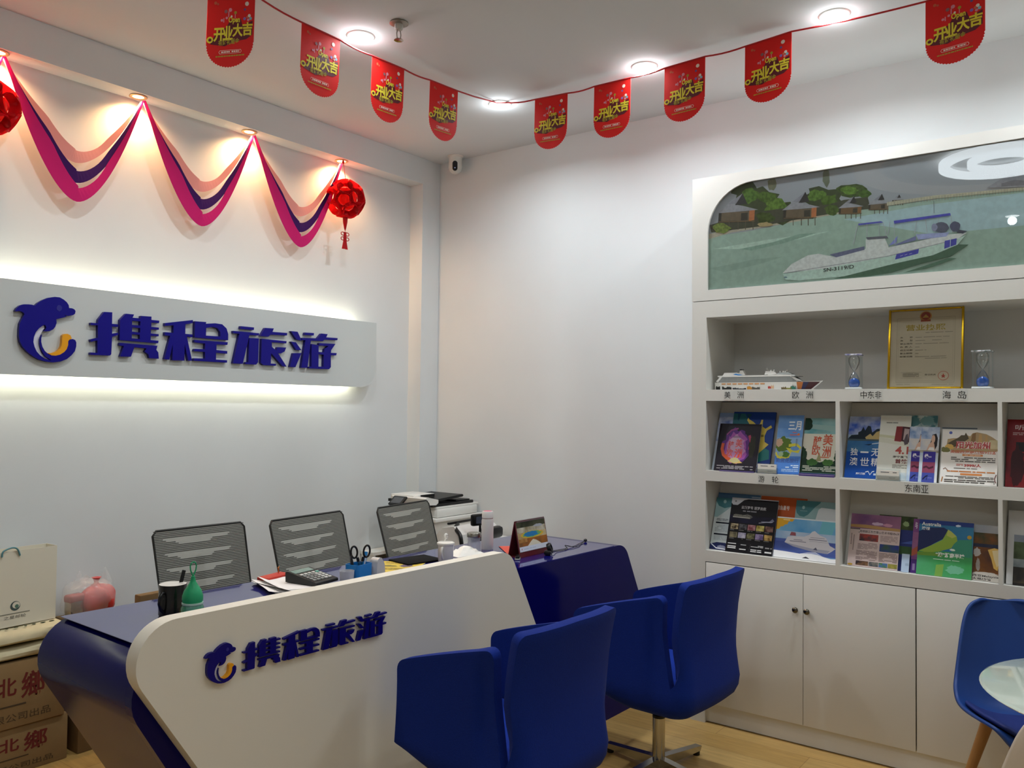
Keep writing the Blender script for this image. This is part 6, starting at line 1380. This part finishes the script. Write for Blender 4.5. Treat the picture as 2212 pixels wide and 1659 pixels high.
for x in (3.70, 4.22):
    for y in (3.04, 3.36): m = MB(); m.b2((x, y, 0), (x + .025, y + .025, .715), WHITE); m.build('leg', t, world=True)
t = thing('receipt_printer', 'white and black dot matrix printer behind the thermos', 'printer', (3.90, 3.25, .7355), R(3))
m = MB(); m.prism([(-.10, 0), (.10, 0), (.105, .05), (.06, .105), (-.03, .118), (-.09, .075)], -.19, .19, mat('dcdad6', .4), fn=lambda x, y, d: (d, x, y)); m.sm = [True] * len(m.sm); m.build('body', t)
m = MB(); m.tube(smooth([(-.205, -.102, .02), (-.20, -.085, .075), (-.17, -.03, .105), (-.10, .01, .12)]), .012, BLACK, 8); m.box((.10, -.09, .055), (.20, .06, .07), BLACK, .02); m.box((0, .02, .130), (.36, .016, .014), BLACK, .004); m.box((-.05, -.106, .035), (.12, .012, .05), BLACK, .01); m.build('paper_guide', t)
t = thing('customer_display', 'small black customer display on a short stem left of the thermos', 'display', (3.82, 3.10, .7355), R(-12))
m = MB(); m.box((0, 0, .006), (.07, .06, .010), BLACK, .003); m.lathe([(.007, .01), (.007, .135)], BLACK, 12); m.build('stand', t)
m = MB(); m.box((0, -.004, .160), (.135, .03, .068), BLACK, .010); m.build('housing', t)
m = MB(); m.b2((-.045, -.0205, .140), (.045, -.0192, .180), mat('30384a', .1, coat=.6)); m.build('screen', t)

# ------------------------------------------------------------------ boxes and bags at the left end behind the desk
CARD = mat('8f734c', .8, noise=.08, nscale=12); CARD2 = mat('7c6240', .8, noise=.08, nscale=12)
CRED = mat('6a241f', .7); CINK = mat('4c3c28', .7)
def carton(x0, x1, y0, y1, z0, z1, label, words, group, mt=CARD):
    t = thing('cardboard_box', label, 'box', ((x0 + x1) / 2, (y0 + y1) / 2, z0), 0, group)
    m = MB(); m.b2((x0, y0, z0), (x1, y1, z1), mt, .004)
    m.build('carton', t, world=True)
    m = MB(); zm = z1 + .0006
    m.b2((x0 + .002, y0 + .002, z1), (x1 - .002, (y0 + y1) / 2 - .001, zm), mt); m.b2((x0 + .002, (y0 + y1) / 2 + .001, z1), (x1 - .002, y1 - .002, zm), mt); m.build('flaps', t, world=True)
    if words:
        H = z1 - z0; f = lambda x, y, d: (x, y0 - .0006 - d, z0 + y); m = MB()
        m.text('北', x1 - .275, H * .50, x1 - .198, H * .78, CRED, .0001, .02, fn=f, slope=0); m.text('鄉', x1 - .180, H * .42, x1 - .085, H * .82, CRED, .0001, .02, fn=f)
        m.b2((x1 - .30, y0 - .0008, z0 + H * .33), (x1 - .16, y0 - .0002, z0 + H * .355), CINK)
        m.text('有限公司出品', x1 - .33, H * .10, x1 - .06, H * .22, CINK, .0001, .0, fn=f); m.text('农业', x1 - .46, H * .10, x1 - .35, H * .22, CINK, .0001, .0, fn=f); m.build('printed_lettering', t, world=True)
carton(1.20, 1.795, 3.765, 4.012, .0, .196, 'printed cardboard box on the floor, bottom of the stack by the wall', True, 'printed cardboard boxes stacked at the left wall')
carton(1.18, 1.775, 3.755, 4.010, .1975, .468, 'printed cardboard box on top of another, red characters half hidden by the desk', True, 'printed cardboard boxes stacked at the left wall')
carton(1.84, 2.09, 3.765, 4.010, 0, .565, 'tall dark cardboard box standing on the floor right of the printed boxes', False, None, CARD2)
carton(2.105, 2.42, 3.75, 3.80, 0, .650, 'brown cardboard box whose top edge shows behind the black mug', False, None, CARD2)
def cloth_roll(z, hgt, label, col):
    t = thing('folded_cloth_bag', label, 'cloth bag', (1.46, 3.88, z), 0, 'folded cream cloth bags on the printed boxes')
    m = MB(); vs = []; fs = []; nx, na = 24, 18; rg = random.Random(int(z * 1000))
    ph = rg.uniform(0, 6)
    for i in range(nx + 1):
        x = -.31 + .62 * i / nx
        for k in range(na):
            a = 2 * math.pi * k / na; c, s = math.cos(a), math.sin(a)
            y = .125 * math.copysign(abs(c) ** .5, c); zz = hgt / 2 + hgt / 2 * math.copysign(abs(s) ** .7, s)
            wv = .006 * math.sin(9 * x + ph + 2 * a) + .004 * math.sin(23 * x + a)
            vs.append((x + .01 * math.sin(3 * a + ph), y - wv, max(.0, zz + wv * .5)))
    for i in range(nx):
        for k in range(na): fs.append((i * na + k, (i + 1) * na + k, (i + 1) * na + (k + 1) % na, i * na + (k + 1) % na))
    fs += [tuple(range(na)), tuple(reversed([nx * na + k for k in range(na)]))]
    m.add(vs, fs, col, True); m.build('cloth', t)
    return t
CLO = mat('d3c8a4', .9, noise=.08, nscale=20, bump=.3)
cloth_roll(.470, .060, 'folded cream cloth bag lying on the upper printed box', CLO)
cb = cloth_roll(.531, .072, 'folded cream cloth bag with green motif under the paper bag', CLO)
m = MB(); rg = random.Random(3)
for k in range(16):
    x = -.27 + k * .036
    m.ell((x, -.085 + rg.uniform(-.006, .006), .0715), .010 * rg.uniform(.6, 1.3), .004, .0018, mat('2c3a2a', .8), 8, 6)
m.build('green_motif', cb)
# paper bag
t = thing('paper_bag', 'tall cream paper bag with a small round logo and blue cord', 'bag', (1.585, 3.86, .6045), R(3))
PAP = mat('e3dcc8', .6)
m = MB(); w_, d_, h_ = .17, .045, .318
m.prism([(-w_, -d_), (w_, -d_), (w_, d_), (-w_, d_)], 0, .0015, PAP)
m.prism([(-w_, -d_), (w_, -d_), (w_, d_), (-w_, d_)], .0015, h_, PAP, holes=[[(-w_ + .0015, -d_ + .0015), (w_ - .0015, -d_ + .0015), (w_ - .0015, d_ - .0015), (-w_ + .0015, d_ - .0015)]])
m.build('bag_body', t)
m = MB(); f = lambda x, y, d: (x, -d_ - .0004 - d, y)
m.prism([(.0 + .020 * math.cos(R(q)), .085 + .020 * math.sin(R(q))) for q in range(0, 360, 15)], 0, .0004, mat('4a5a58', .6), fn=f); m.prism([(.003 + .015 * math.cos(R(q)), .088 + .014 * math.sin(R(q))) for q in range(0, 360, 15)], .0004, .0008, PAP, fn=f); m.prism([(.006 + .008 * math.cos(R(q)), .083 + .008 * math.sin(R(q))) for q in range(0, 360, 30)], .0008, .001, mat('5a7a6a', .6), fn=f)
m.b2((-.06, -d_ - .0008, .052), (.06, -d_ - .0002, .056), mat('8a8878', .6)); m.text('之星邮轮', -.045, .032, .045, .046, mat('5a5a50', .6), .0001, fn=f); m.build('printed_logo', t)
m = MB(); m.tube(smooth([(-.06, -d_ - .003, h_ - .02), (-.055, -d_ - .004, h_ + .003), (-.02, -d_ - .002, h_ + .014), (.0, -d_ - .006, h_ + .006), (.012, -d_ - .004, h_ - .022)]), .0035, mat('5a8a94', .7), 8); m.build('cord_handle', t)
# plastic bag with red bag inside
t = thing('plastic_bag', 'clear plastic carrier bag holding a red bag on the tall box', 'bag', (1.930, 3.885, .5662), 0)
rg = random.Random(5)
def blob(m, c, rx, ry, rz, mt, seed, amp=.1, seg=26, rings=16):
    rg = random.Random(seed); f = [(rg.uniform(2, 6), rg.uniform(2, 6), rg.uniform(0, 6)) for _ in range(4)]
    prof = []; vs = []; fs = []
    for j in range(rings + 1):
        p = math.pi * j / rings
        for i in range(seg):
            a = 2 * math.pi * i / seg
            r = 1 + amp * sum(math.sin(q0 * a + q2) * math.sin(q1 * p + q2) for q0, q1, q2 in [(round(x), y, z) for x, y, z in f]) / 2
            vs.append((c[0] + rx * r * math.sin(p) * math.cos(a), c[1] + ry * r * math.sin(p) * math.sin(a), max(c[2] - rz * r * math.cos(p), .001)))
    for j in range(rings):
        for i in range(seg): fs.append((j * seg + i, j * seg + (i + 1) % seg, (j + 1) * seg + (i + 1) % seg, (j + 1) * seg + i))
    m.add(vs, fs, mt, True)
FILM = mat('e6e2e0', .15, trans=.72, coat=.8)
m = MB(); blob(m, (0, 0, .085), .125, .085, .095, FILM, 3, .08)
for x, lean_ in ((-.045, -.02), (.075, .015)):
    vs = []
    for k in range(7):
        q = k / 6; vs += [(x - .035 * (1 - q) - .008 + lean_ * q * 0, -.01, .14 + .075 * q), (x + .035 * (1 - q) + .010, .01, .14 + .075 * q), (x, -.03 * (1 - q), .14 + .08 * q)]
    m.add(vs, [f_ for k in range(6) for f_ in ((3 * k, 3 * k + 3, 3 * k + 5, 3 * k + 2), (3 * k + 2, 3 * k + 5, 3 * k + 4, 3 * k + 1), (3 * k + 1, 3 * k + 4, 3 * k + 3, 3 * k))], FILM, True)
m.build('clear_film', t)
t = thing('red_plastic_bag', 'knotted red plastic bag inside the clear carrier bag', 'bag', (1.965, 3.875, .572), 0)
REDB = mat('d2342e', .35, trans=.10, coat=.3, bump=.6, nscale=14)
m = MB(); blob(m, (0, 0, .070), .080, .062, .070, REDB, 9, .12); m.build('bag_body', t)
m = MB(); m.lathe([(.040, .11), (.016, .140), (.009, .152), (.016, .168), (.022, .173)], REDB, 12, c=(-.005, 0, 0)); m.build('knot', t)
t = thing('foil_pack', 'shiny red and silver foil pack inside the clear bag', 'pack', (1.860, 3.87, .572), R(10))
m = MB(); m.box((0, 0, .055), (.075, .05, .11), mat('c0b6ae', .2, metal=.9, bump=.8, nscale=25), .015, seg=3); m.build('pack', t)
m = MB(); m.box((0, 0, .095), (.078, .053, .038), mat('a83a38', .25, bump=.6, nscale=25), .012, seg=3); o = m.build('red_top', t)

# ------------------------------------------------------------------ right foreground: round table, blue shell chair, white chair
t = thing('round_table', 'round white glass topped table at the right edge', 'table', (3.005, -.03, 0))
m = MB(); m.lathe([(1e-6, .728), (.43, .728), (.437, .731), (.440, .734), (.437, .738), (.43, .740), (1e-6, .740)], mat('cfdcd0', .06, coat=1.0), 72); m.build('glass_top', t)
m = MB(); m.lathe([(.10, .716), (.10, .727), (.035, .7), (.03, .05), (.035, .03)], WHITE, 32); m.build('column', t)
m = MB(); m.lathe([(1e-6, 0), (.26, 0), (.262, .008), (.22, .018), (.05, .035), (1e-6, .035)], WHITE, 48); m.build('foot', t)
def shell_chair(loc, rz, label, col, cush, group):
    t = thing('shell_chair', label, 'chair', loc, rz, group)
    # faces -Y; profile runs from the front edge of the seat up the back
    prof = [(-.235, .425), (-.215, .447), (-.17, .450), (-.06, .440), (.06, .434), (.13, .445), (.175, .485), (.205, .56), (.235, .66), (.262, .76), (.275, .815), (.278, .828)]
    wid = [.190, .222, .234, .240, .236, .228, .220, .204, .178, .152, .126, .088]
    def grid(off, wsc, ks):
        vs = []; fs = []; N = 14
        for k in ks:
            y, z = prof[k]; w = wid[k] * wsc
            for i in range(N + 1):
                q = -1 + 2 * i / N
                up = .060 * abs(q) ** 2.6 * (1 if 1 <= k <= 6 else .35)
                fw = -.045 * abs(q) ** 2.2 * (0 if k < 4 else min(1, (k - 3) / 3))
                ty, tz = (0, 1) if k < 5 else (-.95, .25)
                dz = up if k <= 6 else 0
                vs.append((w * q, y + fw + ty * off, z + dz + tz * off))
        M_ = len(ks)
        for k in range(M_ - 1):
            for i in range(N): fs.append((k * (N + 1) + i, k * (N + 1) + i + 1, (k + 1) * (N + 1) + i + 1, (k + 1) * (N + 1) + i))
        return vs, fs
    m = MB(); vs, fs = grid(0, 1, range(12)); m.add(vs, fs, col, True); o = m.build('shell', t)
    md = o.modifiers.new('soft', 'SUBSURF'); md.levels = 2; md.render_levels = 2
    md = o.modifiers.new('thickness', 'SOLIDIFY'); md.thickness = .012; md.offset = -1
    if cush:
        m = MB(); vs, fs = grid(.014, .90, range(1, 6)); m.add(vs, fs, cush, True); o = m.build('seat_cushion', t)
        md = o.modifiers.new('thickness', 'SOLIDIFY'); md.thickness = .018; md.offset = -1
        md = o.modifiers.new('soft', 'SUBSURF'); md.levels = 2; md.render_levels = 2
    OAK = mat('a97b48', .5, noise=.15, nscale=18, stretch=(1, 1, .15))
    for sx in (-1, 1):
        for sy in (-1, 1):
            m = MB(); m.tube([(sx * .115, sy * .105, .425), (sx * .21, sy * .20, 0)], .02, OAK, 12, rs=[.022, .012]); m.build('leg', t)
    m = MB(); m.box((0, 0, .424), (.26, .24, .014), BLACK, .004); m.build('seat_bracket', t)
    return t
shell_chair((3.51, .305, 0), R(-59), 'blue shell chair with cushion and wooden legs beside the round table', mat('1b4086', .45, spec=.4), mat('1c2c6e', .6), 'shell chairs around the round table')
shell_chair((2.63, .185, 0), R(110), 'white shell chair at the bottom right corner, nearest the camera', mat('ddd4c8', .4), None, 'shell chairs around the round table')
